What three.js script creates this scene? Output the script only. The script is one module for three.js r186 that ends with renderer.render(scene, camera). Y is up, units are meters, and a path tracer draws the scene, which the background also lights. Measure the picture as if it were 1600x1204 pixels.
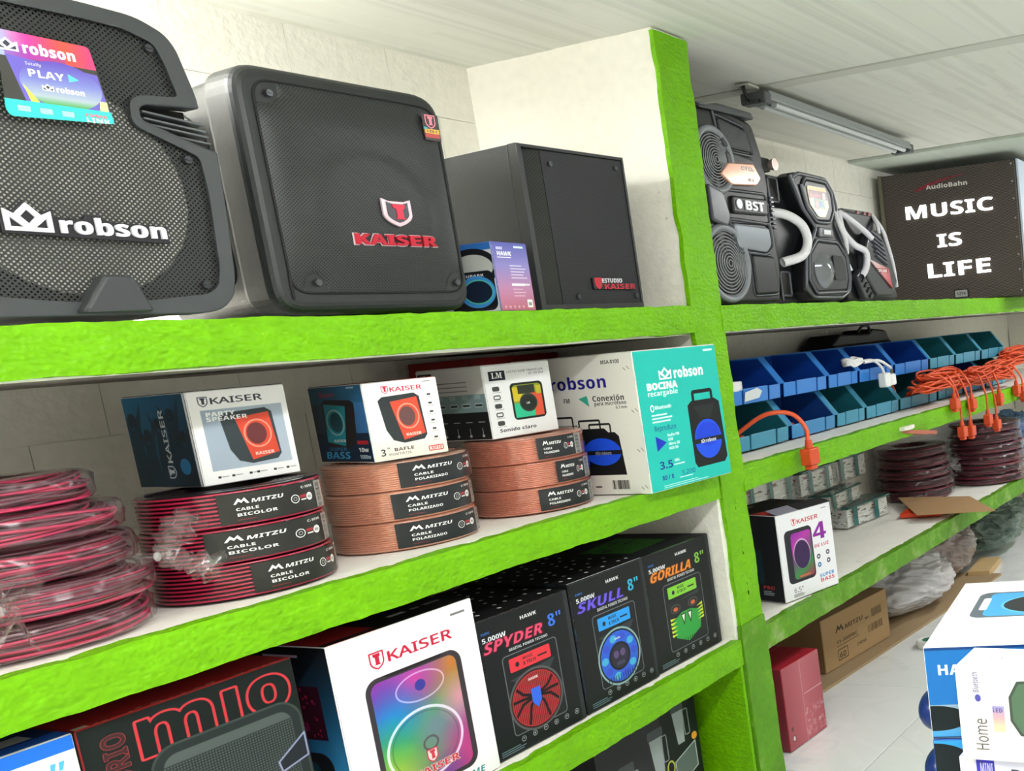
import * as THREE from 'three';
import { RoundedBoxGeometry } from 'three/addons/geometries/RoundedBoxGeometry.js';
import { mergeGeometries } from 'three/addons/utils/BufferGeometryUtils.js';
import { ImprovedNoise } from 'three/addons/math/ImprovedNoise.js';
import { FontLoader } from 'three/addons/loaders/FontLoader.js';
import { TextGeometry } from 'three/addons/geometries/TextGeometry.js';
import { RectAreaLightUniformsLib } from 'three/addons/lights/RectAreaLightUniformsLib.js';

// ---------------------------------------------------------------- camera, exposure
const scene = new THREE.Scene();
scene.background = new THREE.Color(0x000000);
const renderer = new THREE.WebGLRenderer({ antialias: true });
renderer.toneMapping = THREE.LinearToneMapping;
renderer.toneMappingExposure = 1.9;
renderer.shadowMap.enabled = true;
renderer.outputColorSpace = THREE.SRGBColorSpace;
const F = 1550.4, PX = 1570.2, PY = 754.1, FW = 2 * PX, FH = 2 * PY;        // focal length and optical centre in pixels of the 1600 x 1204 frame
const camera = new THREE.PerspectiveCamera(2 * Math.atan(PY / F) * 180 / Math.PI, FW / FH, 0.05, 40);
camera.position.set(0, 1.41, 1.8);
camera.up.set(0.18178627, 0.98287233, 0.0302633);
camera.lookAt(camera.position.clone().add(new THREE.Vector3(0.92757063, -0.16117773, -0.3371028)));
camera.setViewOffset(FW, FH, 0, 0, 1600, 1204);
camera.updateProjectionMatrix();

// ---------------------------------------------------------------- lamps (fittings are built further down by lampFitting)
RectAreaLightUniformsLib.init();
const LAMPS = [   // x centre, y, z, length, radiant strength
  { x: 0.45, y: 2.255, z: 1.55, len: 1.5, I: 40, S: 44 },
  { x: 2.85, y: 2.255, z: 1.75, len: 1.5, I: 17, S: 6 },
  { x: 5.6, y: 2.255, z: 1.45, len: 1.5, I: 36, S: 40 },
  { x: 0.42, y: 2.225, z: -0.36, len: 1.25, I: 78, S: 200 },
];

// ---------------------------------------------------------------- helpers
let seed = 7;
const rnd = () => { seed = (seed + 0x6d2b79f5) | 0; let t = Math.imul(seed ^ (seed >>> 15), 1 | seed); t = (t + Math.imul(t ^ (t >>> 7), 61 | t)) ^ t; return ((t ^ (t >>> 14)) >>> 0) / 4294967296; };
const rr = (a, b) => a + (b - a) * rnd();
const P = new ImprovedNoise();
const N = (x, y, z) => P.noise(x, y, z);
const V = (x, y, z) => new THREE.Vector3(x, y, z);
const D2R = Math.PI / 180;
const used = {};
const numbered = (n) => { const k = used[n] = (used[n] ?? -1) + 1; return k ? n + '_' + String(k).padStart(3, '0') : n; };
const shadow = (o) => { o.traverse((c) => { if (c.isMesh) { c.castShadow = true; c.receiveShadow = true; } }); return o; };
function thing(name, label, category, [x, y, z] = [0, 0, 0], turn = 0, group) {
  const o = new THREE.Group(); o.name = numbered(name); o.position.set(x, y, z); o.rotation.y = turn * D2R;
  o.userData = { label, category }; if (group) o.userData.group = group;
  scene.add(o); return o;
}
function part(name, geo, mat, parent, pos, label) {
  const m = new THREE.Mesh(Array.isArray(geo) ? merge(geo) : geo, mat); m.name = parent === scene ? numbered(name) : name;
  if (pos) m.position.set(...pos);
  if (label) m.userData.label = label;
  m.castShadow = m.receiveShadow = true;
  parent.add(m); return m;
}
const struct = (name, geo, mat, parent = scene, pos) => { const m = part(name, geo, mat, parent, pos); if (parent === scene) m.userData.kind = 'structure'; return m; };
const merge = (list) => mergeGeometries(list.map((g) => { const h = g.index ? g.toNonIndexed() : g.clone(); for (const k of Object.keys(h.attributes)) if (!['position', 'normal', 'uv'].includes(k)) h.deleteAttribute(k); h.clearGroups(); return h; }));
const mv = (g, x = 0, y = 0, z = 0) => g.translate(x, y, z);
const bx = (w, h, d, x = 0, y = 0, z = 0) => new THREE.BoxGeometry(w, h, d).translate(x, y, z);
const rb = (w, h, d, r = 0.004, x = 0, y = 0, z = 0, s = 2) => new RoundedBoxGeometry(w, h, d, s, Math.min(r, w / 2.01, h / 2.01, d / 2.01)).translate(x, y, z);
const cyl = (r1, r2, h, n = 24) => new THREE.CylinderGeometry(r1, r2, h, n);
const tube = (pts, r, seg = 24, rad = 7, closed = false) => new THREE.TubeGeometry(new THREE.CatmullRomCurve3(pts, closed, 'centripetal'), seg, r, rad, closed);
function poly(pts) { const s = new THREE.Shape(); pts.forEach(([x, y], i) => (i ? s.lineTo(x, y) : s.moveTo(x, y))); s.closePath(); return s; }
function rpoly(pts, r) {           // polygon with rounded corners of radius r (or per corner as third entry)
  const s = new THREE.Shape(), n = pts.length;
  for (let i = 0; i < n; i++) {
    const p = V(pts[i][0], pts[i][1], 0), a = V(...pts[(i + n - 1) % n].slice(0, 2), 0).sub(p), b = V(...pts[(i + 1) % n].slice(0, 2), 0).sub(p);
    const q = Math.min(pts[i][2] ?? r, a.length() * 0.48, b.length() * 0.48); a.setLength(q).add(p); b.setLength(q).add(p);
    if (i) s.lineTo(a.x, a.y); else s.moveTo(a.x, a.y);
    s.quadraticCurveTo(p.x, p.y, b.x, b.y);
  }
  s.closePath(); return s;
}
const ext = (shape, depth, bevel = 0, o = {}) => new THREE.ExtrudeGeometry(shape, { depth: depth - 2 * bevel, bevelEnabled: bevel > 0, bevelThickness: bevel, bevelSize: bevel, bevelOffset: -bevel, bevelSegments: o.seg ?? 3, curveSegments: o.curve ?? 8 }).translate(0, 0, bevel);
function planar(g, s = 1) {        // uv in metres on the face's main plane
  const p = g.attributes.position, n = g.attributes.normal, u = new Float32Array(p.count * 2);
  for (let i = 0; i < p.count; i++) {
    const ax = Math.abs(n.getX(i)), ay = Math.abs(n.getY(i)), az = Math.abs(n.getZ(i));
    const [a, b] = az >= ax && az >= ay ? [p.getX(i), p.getY(i)] : ay >= ax ? [p.getX(i), p.getZ(i)] : [p.getZ(i), p.getY(i)];
    u[2 * i] = a * s; u[2 * i + 1] = b * s;
  }
  g.setAttribute('uv', new THREE.BufferAttribute(u, 2)); return g;
}
function fit01(g) { g.computeBoundingBox(); const b = g.boundingBox, p = g.attributes.position, u = new Float32Array(p.count * 2); for (let i = 0; i < p.count; i++) { u[2 * i] = (p.getX(i) - b.min.x) / (b.max.x - b.min.x); u[2 * i + 1] = (p.getY(i) - b.min.y) / (b.max.y - b.min.y); } g.setAttribute('uv', new THREE.BufferAttribute(u, 2)); return g; }
function rough(w, h, d, cell, amp, freq, at = [0, 0, 0]) {    // hand-plastered block: box whose surface wanders
  const g = new THREE.BoxGeometry(w, h, d, Math.max(1, Math.round(w / cell)), Math.max(1, Math.round(h / cell)), Math.max(1, Math.round(d / cell))).translate(...at), p = g.attributes.position;
  for (let i = 0; i < p.count; i++) {
    const x = p.getX(i), y = p.getY(i), z = p.getZ(i), f = freq, k = (o) => N(x * f + o, y * f * 1.7 + o, z * f) + 0.45 * N(x * f * 4 + o, y * f * 5, z * f * 4 + o);
    p.setXYZ(i, x + amp * 0.5 * k(3.3), y + amp * k(11.7), z + amp * 0.8 * k(27.1));
  }
  g.computeVertexNormals(); return g;
}
// textures
const canvas = (w, h, draw) => { const c = document.createElement('canvas'); c.width = w; c.height = h; draw(c.getContext('2d'), w, h); return c; };
const ctex = (w, h, draw, rep) => { const t = new THREE.CanvasTexture(canvas(w, h, draw)); t.colorSpace = THREE.SRGBColorSpace; t.magFilter = THREE.LinearFilter; t.anisotropy = 8; if (rep) { t.wrapS = t.wrapT = THREE.RepeatWrapping; t.repeat.set(rep, rep); } return t; };
function dtex(n, fn, rep, colour) {  // tiling noise texture of n x n, fn(u, v, noise) -> grey or [r, g, b] (0..255)
  const d = new Uint8Array(n * n * 4), tn = (u, v, f, s) => { const a = u * f, b = v * f; const w = (x, y) => N(x + s, y + s * 1.3, s); return (w(a, b) * (1 - u) * (1 - v) + w(a - f, b) * u * (1 - v) + w(a, b - f) * (1 - u) * v + w(a - f, b - f) * u * v); };
  for (let j = 0; j < n; j++) for (let i = 0; i < n; i++) { const c = fn(i / n, j / n, tn); const a = Array.isArray(c) ? c : [c, c, c]; for (let k = 0; k < 3; k++) d[(j * n + i) * 4 + k] = Math.max(0, Math.min(255, a[k])); d[(j * n + i) * 4 + 3] = 255; }
  const t = new THREE.DataTexture(d, n, n); t.wrapS = t.wrapT = THREE.RepeatWrapping; t.magFilter = THREE.LinearFilter; t.minFilter = THREE.LinearMipmapLinearFilter; t.generateMipmaps = true; if (rep) t.repeat.set(...rep); if (colour) t.colorSpace = THREE.SRGBColorSpace; t.needsUpdate = true; return t;
}
const M = (color, roughness = 0.6, o = {}) => new THREE.MeshStandardMaterial({ color, roughness, ...o });
const MP = (color, roughness = 0.6, o = {}) => new THREE.MeshPhysicalMaterial({ color, roughness, ...o });

// ---------------------------------------------------------------- materials of the place
const plasterBump = dtex(512, (u, v, t) => 128 + 150 * t(u, v, 8, 1.1) + 90 * t(u, v, 30, 5.2) + 50 * t(u, v, 70, 9.4), [2, 2]);
const brushBump = dtex(512, (u, v, t) => 128 + 60 * t(u, v, 6, 2.1) + 110 * t(u, (v * 4) % 1, 10, 3.3) + 120 * t(u, (v * 2) % 1, 30, 8.3) + 90 * t(u, v, 64, 4.4), [2.2, 2.2]);
const greenMap = dtex(512, (u, v, t) => { const a = t(u, v, 6, 4.2), b = t(u, (v * 2) % 1, 18, 7.9), c = t(u, v, 50, 1.7); const k = 1 + 0.07 * a + 0.06 * b + 0.05 * c, chip = Math.max(0, t(u, v, 22, 12.5) + 0.55 * t(u, v, 60, 2.2) - 0.7) * 420; return [110 * k + chip * 0.9, 178 * k + chip * 0.5, 1 * k + chip * 0.55]; }, [1.7, 1.7], true);
const greenWorn = dtex(512, (u, v, t) => { const a = t(u, v, 6, 4.2), b = t(u, v, 22, 7.9), c = t(u, v, 60, 1.7); const k = 1 + 0.1 * a + 0.08 * b + 0.06 * c, w = Math.max(0, Math.min(1, 1.3 * t(u, v, 5, 22.5) + 0.9 * t(u, v, 17, 3.2) + 0.5 * t(u, v, 50, 6.2) - 0.05)); return [88 * k + w * 54, 146 * k + w * 26, 18 * k + w * 84]; }, [1.3, 1.3], true);
const whiteMap = dtex(512, (u, v, t) => { const k = 1 + 0.035 * t(u, v, 5, 3.2) + 0.03 * t(u, v, 24, 6.9), w = Math.max(0, t(u, v, 28, 14.5) + 0.6 * t(u, v, 70, 2.9) - 0.66) * 260; return [247 * k - w, 245 * k - w * 1.05, 237 * k - w * 1.2]; }, [1.4, 1.4], true);
const creamMap = dtex(512, (u, v, t) => { const k = 1 + 0.03 * t(u, v, 4, 3.7) + 0.025 * t(u, v, 30, 1.9), w = Math.max(0, t(u, v, 30, 4.5) + 0.6 * t(u, v, 80, 7.9) - 0.74) * 240; return [246 * k - w, 244 * k - w, 234 * k - w]; }, [1.2, 1.2], true);
const formBump = dtex(512, (u, v, t) => 128 + 100 * t(u * 0.02 + 0.2, v, 20, 2.7) + 50 * t(u, v, 10, 6.1) + 18 * (Math.abs(((v * 9) % 1) - 0.5) < 0.03 ? -1 : 0), [0.5, 0.5]);
const MG = MP(0xffffff, 0.45, { specularIntensity: 0.45, map: greenMap, bumpMap: brushBump, bumpScale: 0.0035 });
const MGW = MP(0xffffff, 0.5, { specularIntensity: 0.6, map: greenWorn, bumpMap: plasterBump, bumpScale: 0.003 });
const MW = M(0xffffff, 0.7, { map: whiteMap, bumpMap: plasterBump, bumpScale: 0.0015 });
const MC = M(0xffffff, 0.75, { map: creamMap, bumpMap: plasterBump, bumpScale: 0.0025 });
const MSHADESOFFIT = M(0x8b867a, 0.85, { bumpMap: formBump, bumpScale: 0.002 });  // concrete grey underside, with the shade under the shelf put into the colour
const MBLACK = M(0x17181a, 0.55), MGREY = M(0x303336, 0.5), MCHROME = M(0xc8ccd2, 0.25, { metalness: 0.9 }), MWHITE = M(0xe9e9e6, 0.5);
const film = (o = {}) => MP(0xffffff, 0.12, { transmission: 1, thickness: 0, ior: 1.45, side: THREE.DoubleSide, transparent: false, ...o });
const MFILM = film(), MBAG = film({ roughness: 0.22, color: 0xf6f6f6 });

// ---------------------------------------------------------------- the setting
const XL = -1.2, XR = 7.4, ZB = -0.69, ZF = 3.4, CEIL = 2.297, XD0 = 2.49, XD1 = 2.585;   // room, back wall of the bays, ceiling, divider
const YT = 1.532, YM = 1.041, YL = 0.522, TH = 0.08;                                        // shelf tops and thickness
{
  const wb = struct('wall_back', planar(bx(XR - XL, CEIL + 0.1, 0.2, (XL + XR) / 2, CEIL / 2, ZB - 0.106)), MC);
  const bw = 0.2805, bh = 0.2, shapes = [0, 1, 2].map((k) => planar(rough(bw - 0.0016, bh - 0.0016, 0.012, 0.07, 0.0012, 9 + k, [k * 0.37, k * 0.21, 0]).translate(-k * 0.37, -k * 0.21, 0)));
  const x0 = 4.015 - 11 * bw, y0 = 1.338 - 6 * bh;
  for (let r = 0; r < 12; r++) for (let c = 0; c < 23; c++) {
    const y = y0 + (r + 0.5) * bh; if (y + bh / 2 > CEIL + 0.06 || y < 0) continue;
    part('block', shapes[(r * 7 + c * 3) % 3], MC, wb, [x0 + (c + (r % 2 ? 0 : 0.5) - 0.5) * bw, y, ZB - 0.006]);
  }
  struct('wall_left', planar(bx(0.12, CEIL + 0.1, ZF - ZB, XL - 0.06, CEIL / 2, (ZF + ZB) / 2)), MC);
  struct('wall_right', planar(bx(0.12, CEIL + 0.1, ZF - ZB, XR + 0.06, CEIL / 2, (ZF + ZB) / 2)), MC);
  struct('wall_front', planar(bx(XR - XL + 0.24, CEIL + 0.1, 0.12, (XL + XR) / 2, CEIL / 2, ZF + 0.06)), MC);
  // divider between the two shelf bays: white masonry, green plastered front
  const wd = struct('wall_divider', planar(rough(0.134, CEIL, 0.68, 0.04, 0.003, 5, [2.531, CEIL / 2, ZB + 0.335])), MC);
  const pier = rough(0.14, CEIL - 0.012, 0.014, 0.016, 0.006, 6, [2.53, CEIL / 2 - 0.006, -0.008]), pp = pier.attributes.position;
  for (let i = 0; i < pp.count; i++) { const y = pp.getY(i); if (pp.getX(i) < 2.53) pp.setX(i, pp.getX(i) + (y < 1.3 ? 0.02 * Math.min(1, (1.3 - y) / 0.4) : -0.008) + 0.01 * N(y * 9, 3, 1)); }
  pier.computeVertexNormals();
  part('pier_front', planar(pier), MG, wd);
  part('pier_base', planar(rough(0.128, 0.56, 0.016, 0.02, 0.004, 6, [2.537, 0.28, -0.004])), MGW, wd);
  part('painted_side', planar(rough(0.012, YL - TH, 0.665, 0.04, 0.002, 6, [2.4575, (YL - TH) / 2, -0.336])), MG, wd);
  struct('wall_end', planar(rough(0.12, CEIL, 0.64, 0.06, 0.004, 4, [XR - 0.1, CEIL / 2, ZB + 0.32])), MC);
}
{
  // ceiling: two cast panels with board marks, an open seam between them and a lower band at the far end
  const mk = (base, stain) => ctex(1024, 1024, (c, w, h) => {
    c.fillStyle = base; c.fillRect(0, 0, w, h);
    for (let i = 0; i < 700; i++) { const y = rnd() * h, l = rr(80, 700), x = rnd() * w - 200; c.fillStyle = `rgba(${rnd() < 0.5 ? '255,255,250' : '150,152,140'},${rr(0.02, 0.1)})`; c.fillRect(x, y, l, rr(1, 9)); }
    if (stain) for (let i = 0; i < 60; i++) { c.fillStyle = `rgba(${rr(150, 190)},${rr(140, 160)},40,0.10)`; c.beginPath(); c.ellipse(stain[0] * w + rr(-26, 26), stain[1] * h + rr(-9, 9), rr(6, 30), rr(4, 12), 0.2, 0, 7); c.fill(); }
  });
  const ceilMat = (t) => M(0xffffff, 0.8, { map: t, bumpMap: formBump, bumpScale: 0.003 });
  const panel = (x0, x1, y, t) => { const g = new THREE.BoxGeometry(x1 - x0, 0.1, ZF - ZB + 0.2).translate((x0 + x1) / 2, y + 0.05, (ZF + ZB) / 2 - 0.05); const p = g.attributes.position, u = g.attributes.uv; for (let i = 0; i < p.count; i++) u.setXY(i, (p.getX(i) - x0) / (x1 - x0), 1 - (p.getZ(i) - ZB) / (ZF - ZB)); return [g, ceilMat(t)]; };
  const ce = struct('ceiling', bx(XR - XL + 0.3, 0.1, ZF - ZB + 0.4, (XR + XL) / 2, CEIL + 0.19, (ZF + ZB) / 2), MC);
  part('ceiling_panel', ...panel(XL - 0.1, 3.2, CEIL, mk('#e6e7de')), ce);
  part('ceiling_panel', ...panel(3.225, 4.88, CEIL + 0.012, mk('#e8e9e0', [0.09, 0.925])), ce);
  part('ceiling_panel', ...panel(4.89, XR + 0.1, CEIL - 0.004, mk('#ccd6cc')), ce);
  part('seam_strip', planar(rough(0.07, 0.012, ZF - ZB, 0.06, 0.003, 5, [3.27, CEIL + 0.01, (ZF + ZB) / 2])), M(0xd3d4ca, 0.8), ce);
  // floor tiles
  const fl = struct('floor', bx(XR - XL + 0.3, 0.08, ZF - ZB + 0.4, (XR + XL) / 2, -0.049, (ZF + ZB) / 2), M(0x8f8f8a, 0.9));
  const veins = [0, 1, 2].map((k) => ctex(512, 512, (c, w, h) => { c.fillStyle = ['#e6e9e9', '#e8eaea', '#e4e7e7'][k]; c.fillRect(0, 0, w, h); for (let i = 0; i < 26; i++) { c.strokeStyle = `rgba(${rnd() < 0.5 ? '255,255,255' : '176,184,188'},${rr(0.03, 0.1)})`; c.lineWidth = rr(4, 30); c.beginPath(); const x = rnd() * w, y = rnd() * h; c.moveTo(x, y); c.bezierCurveTo(x + rr(-90, 90), y + rr(-90, 90), x + rr(-160, 160), y + rr(-160, 160), x + rr(-220, 220), y + rr(-220, 220)); c.stroke(); } }));
  const ts = 0.76, tg = rb(ts - 0.005, 0.012, ts - 0.005, 0.002), tm = veins.map((t) => M(0xffffff, 0.18, { map: t }));
  { const p = tg.attributes.position, u = tg.attributes.uv; for (let i = 0; i < p.count; i++) u.setXY(i, p.getX(i) / ts + 0.5, p.getZ(i) / ts + 0.5); }
  for (let i = -6; i < 7; i++) for (let j = -1; j < 5; j++) part('tile', tg, tm[(i * 5 + j * 7 + 70) % 3], fl, [2.66 + (i + 0.5) * ts, -0.006, 0.24 - ts + (j + 0.5) * ts]);
}
// concrete shelves with a thick green painted nose
function shelf(x0, x1, y, label, mat = MG) {
  const o = thing('concrete_shelf', label, 'shelf', [(x0 + x1) / 2, y - TH, 0], 0, 'concrete shelves'), w = x1 - x0;
  part('slab', planar(rough(w, TH, 0.66, 0.06, 0.002, 3, [0, TH / 2 - 0.003, -0.36])), [MW, MW, MW, MSHADESOFFIT, MW, MW], o);
  const g = rough(w, TH - 0.002, 0.034, 0.012, 0.0042, 9 + y, [x0 * 0.3, TH / 2, -0.0165]).translate(-x0 * 0.3, 0, 0); part('front_edge', planar(g), mat, o);
  return o;
}
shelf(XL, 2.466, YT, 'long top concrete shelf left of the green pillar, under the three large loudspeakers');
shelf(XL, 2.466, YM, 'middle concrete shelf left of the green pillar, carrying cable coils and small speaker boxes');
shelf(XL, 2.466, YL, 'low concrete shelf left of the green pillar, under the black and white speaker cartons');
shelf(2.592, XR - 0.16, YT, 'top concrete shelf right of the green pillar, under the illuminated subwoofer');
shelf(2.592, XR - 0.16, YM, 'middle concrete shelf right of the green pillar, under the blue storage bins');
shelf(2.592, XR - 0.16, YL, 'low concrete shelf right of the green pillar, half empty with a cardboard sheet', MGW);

// ---------------------------------------------------------------- lamps
function lampFitting({ x, y, z, len, I, S }, label) {
  const o = thing('fluorescent_light', label, 'ceiling light', [x, y, z]);
  part('housing', rb(len, 0.03, 0.2, 0.006, 0, CEIL - y - 0.017, 0), MWHITE, o);
  const glow = M(0xffffff, 0.4, { emissive: 0xffffff, emissiveIntensity: 2.2 });
  for (const s of [-1, 1]) { part('tube', cyl(0.013, 0.013, len - 0.08, 16).rotateZ(Math.PI / 2).translate(0, 0.006, s * 0.05), glow, o); }
  for (const s of [-1, 1]) part('end_cap', rb(0.03, 0.05, 0.15, 0.004, s * (len / 2 - 0.02), 0.01, 0), MGREY, o);
  const l = new THREE.RectAreaLight(0xffffff, I, len - 0.1, 0.12); l.position.set(0, -0.012, 0); l.rotation.x = -Math.PI / 2; l.castShadow = true; o.add(l);
  // the tubes also shine sideways, towards the shelves
  const q = new THREE.RectAreaLight(0xffffff, S, len - 0.1, 0.026); q.position.set(0, 0.004, -0.066); q.castShadow = true; o.add(q);
}
['lit twin tube ceiling light over the aisle near the camera', 'lit twin tube ceiling light over the middle of the aisle', 'lit twin tube ceiling light over the far end of the aisle', 'lit twin tube ceiling light inside the left top bay above the loudspeakers'].forEach((l, i) => lampFitting(LAMPS[i], l));
{ // unlit fitting on the ceiling of the right bay
  const o = thing('fluorescent_light', 'unlit aluminium twin tube fitting on the ceiling of the right bay', 'ceiling light', [3.87, CEIL - 0.06, -0.19], 2);
  const L = 1.3;
  part('housing', [rb(L, 0.022, 0.1, 0.004, 0, 0.034, 0), rb(L, 0.014, 0.012, 0.003, 0, 0.018, 0.047), rb(L, 0.014, 0.012, 0.003, 0, 0.018, -0.047)], M(0x9aa0a0, 0.4, { metalness: 0.5 }), o);
  for (const s of [-1, 1]) part('tube', cyl(0.012, 0.012, L - 0.1, 14).rotateZ(Math.PI / 2).translate(0.02, 0.01, s * 0.024), M(0xd4dada, 0.3), o);
  for (const s of [-1, 1]) part('end_cap', rb(0.05, 0.04, 0.1, 0.006, s * (L / 2 + 0.01), 0.018, 0), M(0x55595b, 0.5), o);
  part('bracket', bx(0.07, 0.008, 0.05, -L / 2 - 0.06, 0.05, 0), M(0xb5b6aa, 0.6), o);
  part('supply_wire', [tube([V(-L / 2 - 0.02, 0.02, 0.02), V(-L / 2 - 0.05, -0.005, 0.03), V(-L / 2 - 0.09, 0.01, 0.01), V(-L / 2 - 0.1, 0.045, 0)], 0.004), tube([V(-L / 2 - 0.02, 0.025, -0.02), V(-L / 2 - 0.06, 0.0, -0.01), V(-L / 2 - 0.1, 0.045, 0.01)], 0.004)], MBLACK, o);
}

// ---------------------------------------------------------------- print: lettering, logos and pictures on packaging
function T(c, s, x, y, size, color, o = {}) {
  c.save(); c.translate(x, y); if (o.rot) c.rotate(o.rot); if (o.skew) c.transform(1, 0, -o.skew, 1, 0, 0); c.scale(o.sx ?? 1, 1);
  c.font = `${o.w ?? 'bold'} ${size}px ${o.f ?? 'sans-serif'}`; c.textAlign = o.align ?? 'left'; c.textBaseline = 'alphabetic';
  if (o.fit) { const m = c.measureText(s).width; c.scale(o.fit / m, 1); }
  if (o.line) { c.lineWidth = o.line; c.strokeStyle = o.lc ?? color; c.lineJoin = 'round'; c.strokeText(s, 0, 0); }
  if (color && !o.hollow) { c.fillStyle = color; c.fillText(s, 0, 0); }
  c.restore();
}
const rect = (c, x, y, w, h, f) => { c.fillStyle = f; c.fillRect(x, y, w, h); };
const rrect = (c, x, y, w, h, r, f, s, lw) => { c.beginPath(); c.roundRect(x, y, w, h, r); if (f) { c.fillStyle = f; c.fill(); } if (s) { c.strokeStyle = s; c.lineWidth = lw ?? 2; c.stroke(); } };
const ell = (c, x, y, a, b, f, s, lw, rot = 0) => { c.beginPath(); c.ellipse(x, y, a, b, rot, 0, 7); if (f) { c.fillStyle = f; c.fill(); } if (s) { c.strokeStyle = s; c.lineWidth = lw ?? 2; c.stroke(); } };
const path = (c, pts, f, s, lw) => { c.beginPath(); pts.forEach(([x, y], i) => (i ? c.lineTo(x, y) : c.moveTo(x, y))); c.closePath(); if (f) { c.fillStyle = f; c.fill(); } if (s) { c.strokeStyle = s; c.lineWidth = lw ?? 2; c.lineJoin = 'round'; c.stroke(); } };
const lines = (c, x, y, w, n, step, h, f) => { for (let i = 0; i < n; i++) rect(c, x, y + i * step, w * (0.7 + 0.3 * ((i * 37) % 10) / 10), h, f); };
function crest(c, x, y, h, color, hole) {           // shield with a tower
  const w = h * 0.85;
  c.save(); c.translate(x, y); c.beginPath(); c.moveTo(0, 0); c.lineTo(w, 0); c.lineTo(w, h * 0.55); c.quadraticCurveTo(w * 0.95, h * 0.85, w / 2, h); c.quadraticCurveTo(w * 0.05, h * 0.85, 0, h * 0.55); c.closePath(); c.fillStyle = hole; c.fill(); c.strokeStyle = color; c.lineWidth = h * 0.09; c.stroke();
  path(c, [[w * 0.24, h * 0.08], [w * 0.78, h * 0.08], [w * 0.78, h * 0.24], [w * 0.68, h * 0.3], [w * 0.68, h * 0.68], [w * 0.78, h * 0.76], [w * 0.3, h * 0.76], [w * 0.38, h * 0.68], [w * 0.38, h * 0.3], [w * 0.24, h * 0.24]], color); c.restore();
}
const kaiser = (c, x, y, h, color, hole = '#fff', wide = 4.4) => { crest(c, x, y, h, color, hole); T(c, 'KAISER', x + h * 1.0, y + h * 0.82, h * 0.86, color, { w: 'normal', fit: h * wide, line: h * 0.03 }); };
const crown = (c, x, y, w, color, inner) => { const h = w * 0.62; path(c, [[x, y + h], [x, y + h * 0.12], [x + w * 0.22, y + h * 0.3], [x + w / 2, y - h * 0.12], [x + w * 0.78, y + h * 0.3], [x + w, y + h * 0.12], [x + w, y + h]], color); path(c, [[x + w / 2, y + h * 0.12], [x + w * 0.68, y + h * 0.42], [x + w / 2, y + h * 0.72], [x + w * 0.32, y + h * 0.42]], inner); path(c, [[x + w * 0.1, y + h * 0.5], [x + w * 0.42, y + h * 0.85], [x + w * 0.1, y + h * 0.85]], inner); path(c, [[x + w * 0.9, y + h * 0.5], [x + w * 0.58, y + h * 0.85], [x + w * 0.9, y + h * 0.85]], inner); };
const robson = (c, x, y, w, color, inner) => { crown(c, x, y, w * 0.27, color, inner); T(c, 'robson', x + w * 0.31, y + w * 0.165, w * 0.21, color, { fit: w * 0.69, line: w * 0.008 }); };
const mitzu = (c, x, y, w, color) => { const h = w * 0.15; path(c, [[x, y], [x + w * 0.1, y - h], [x + w * 0.16, y - h * 0.55], [x + w * 0.22, y - h], [x + w * 0.3, y], [x + w * 0.25, y], [x + w * 0.2, y - h * 0.5], [x + w * 0.15, y - h * 0.15], [x + w * 0.1, y - h * 0.45], [x + w * 0.05, y]], color); T(c, 'MITZU', x + w * 0.32, y, h * 0.85, color, { fit: w * 0.68, skew: 0.25 }); };
function boombox(c, x, y, w, h, body, face, mesh, flip) {   // printed picture of a small speaker in three-quarter view
  c.save(); c.translate(x + (flip ? w : 0), y); c.scale(flip ? -w : w, h);
  path(c, [[0.02, 0.1], [0.12, 0.03], [0.85, 0], [0.96, 0.08], [1, 0.88], [0.92, 0.97], [0.45, 1], [0.22, 0.92], [0.1, 0.7]], body);
  path(c, [[0.28, 0.14], [0.9, 0.08], [0.97, 0.85], [0.46, 0.94]], face); ell(c, 0.64, 0.46, 0.24, 0.25, null, 'rgba(255,225,200,0.55)', 0.03); ell(c, 0.62, 0.46, 0.18, 0.2, mesh); c.restore();
  T(c, 'KAISER', x + w * (flip ? 0.22 : 0.52), y + h * 0.86, h * 0.08, 'rgba(255,240,230,0.9)', { fit: w * 0.35 });
}
const icons = (c, pts, r, f) => pts.forEach(([x, y], i) => { ell(c, x, y, r, r, null, f, r * 0.28); rect(c, x - r * 0.4, y - r * 0.4, r * 0.8, r * (0.5 + 0.3 * (i % 2)), f); });

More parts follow.
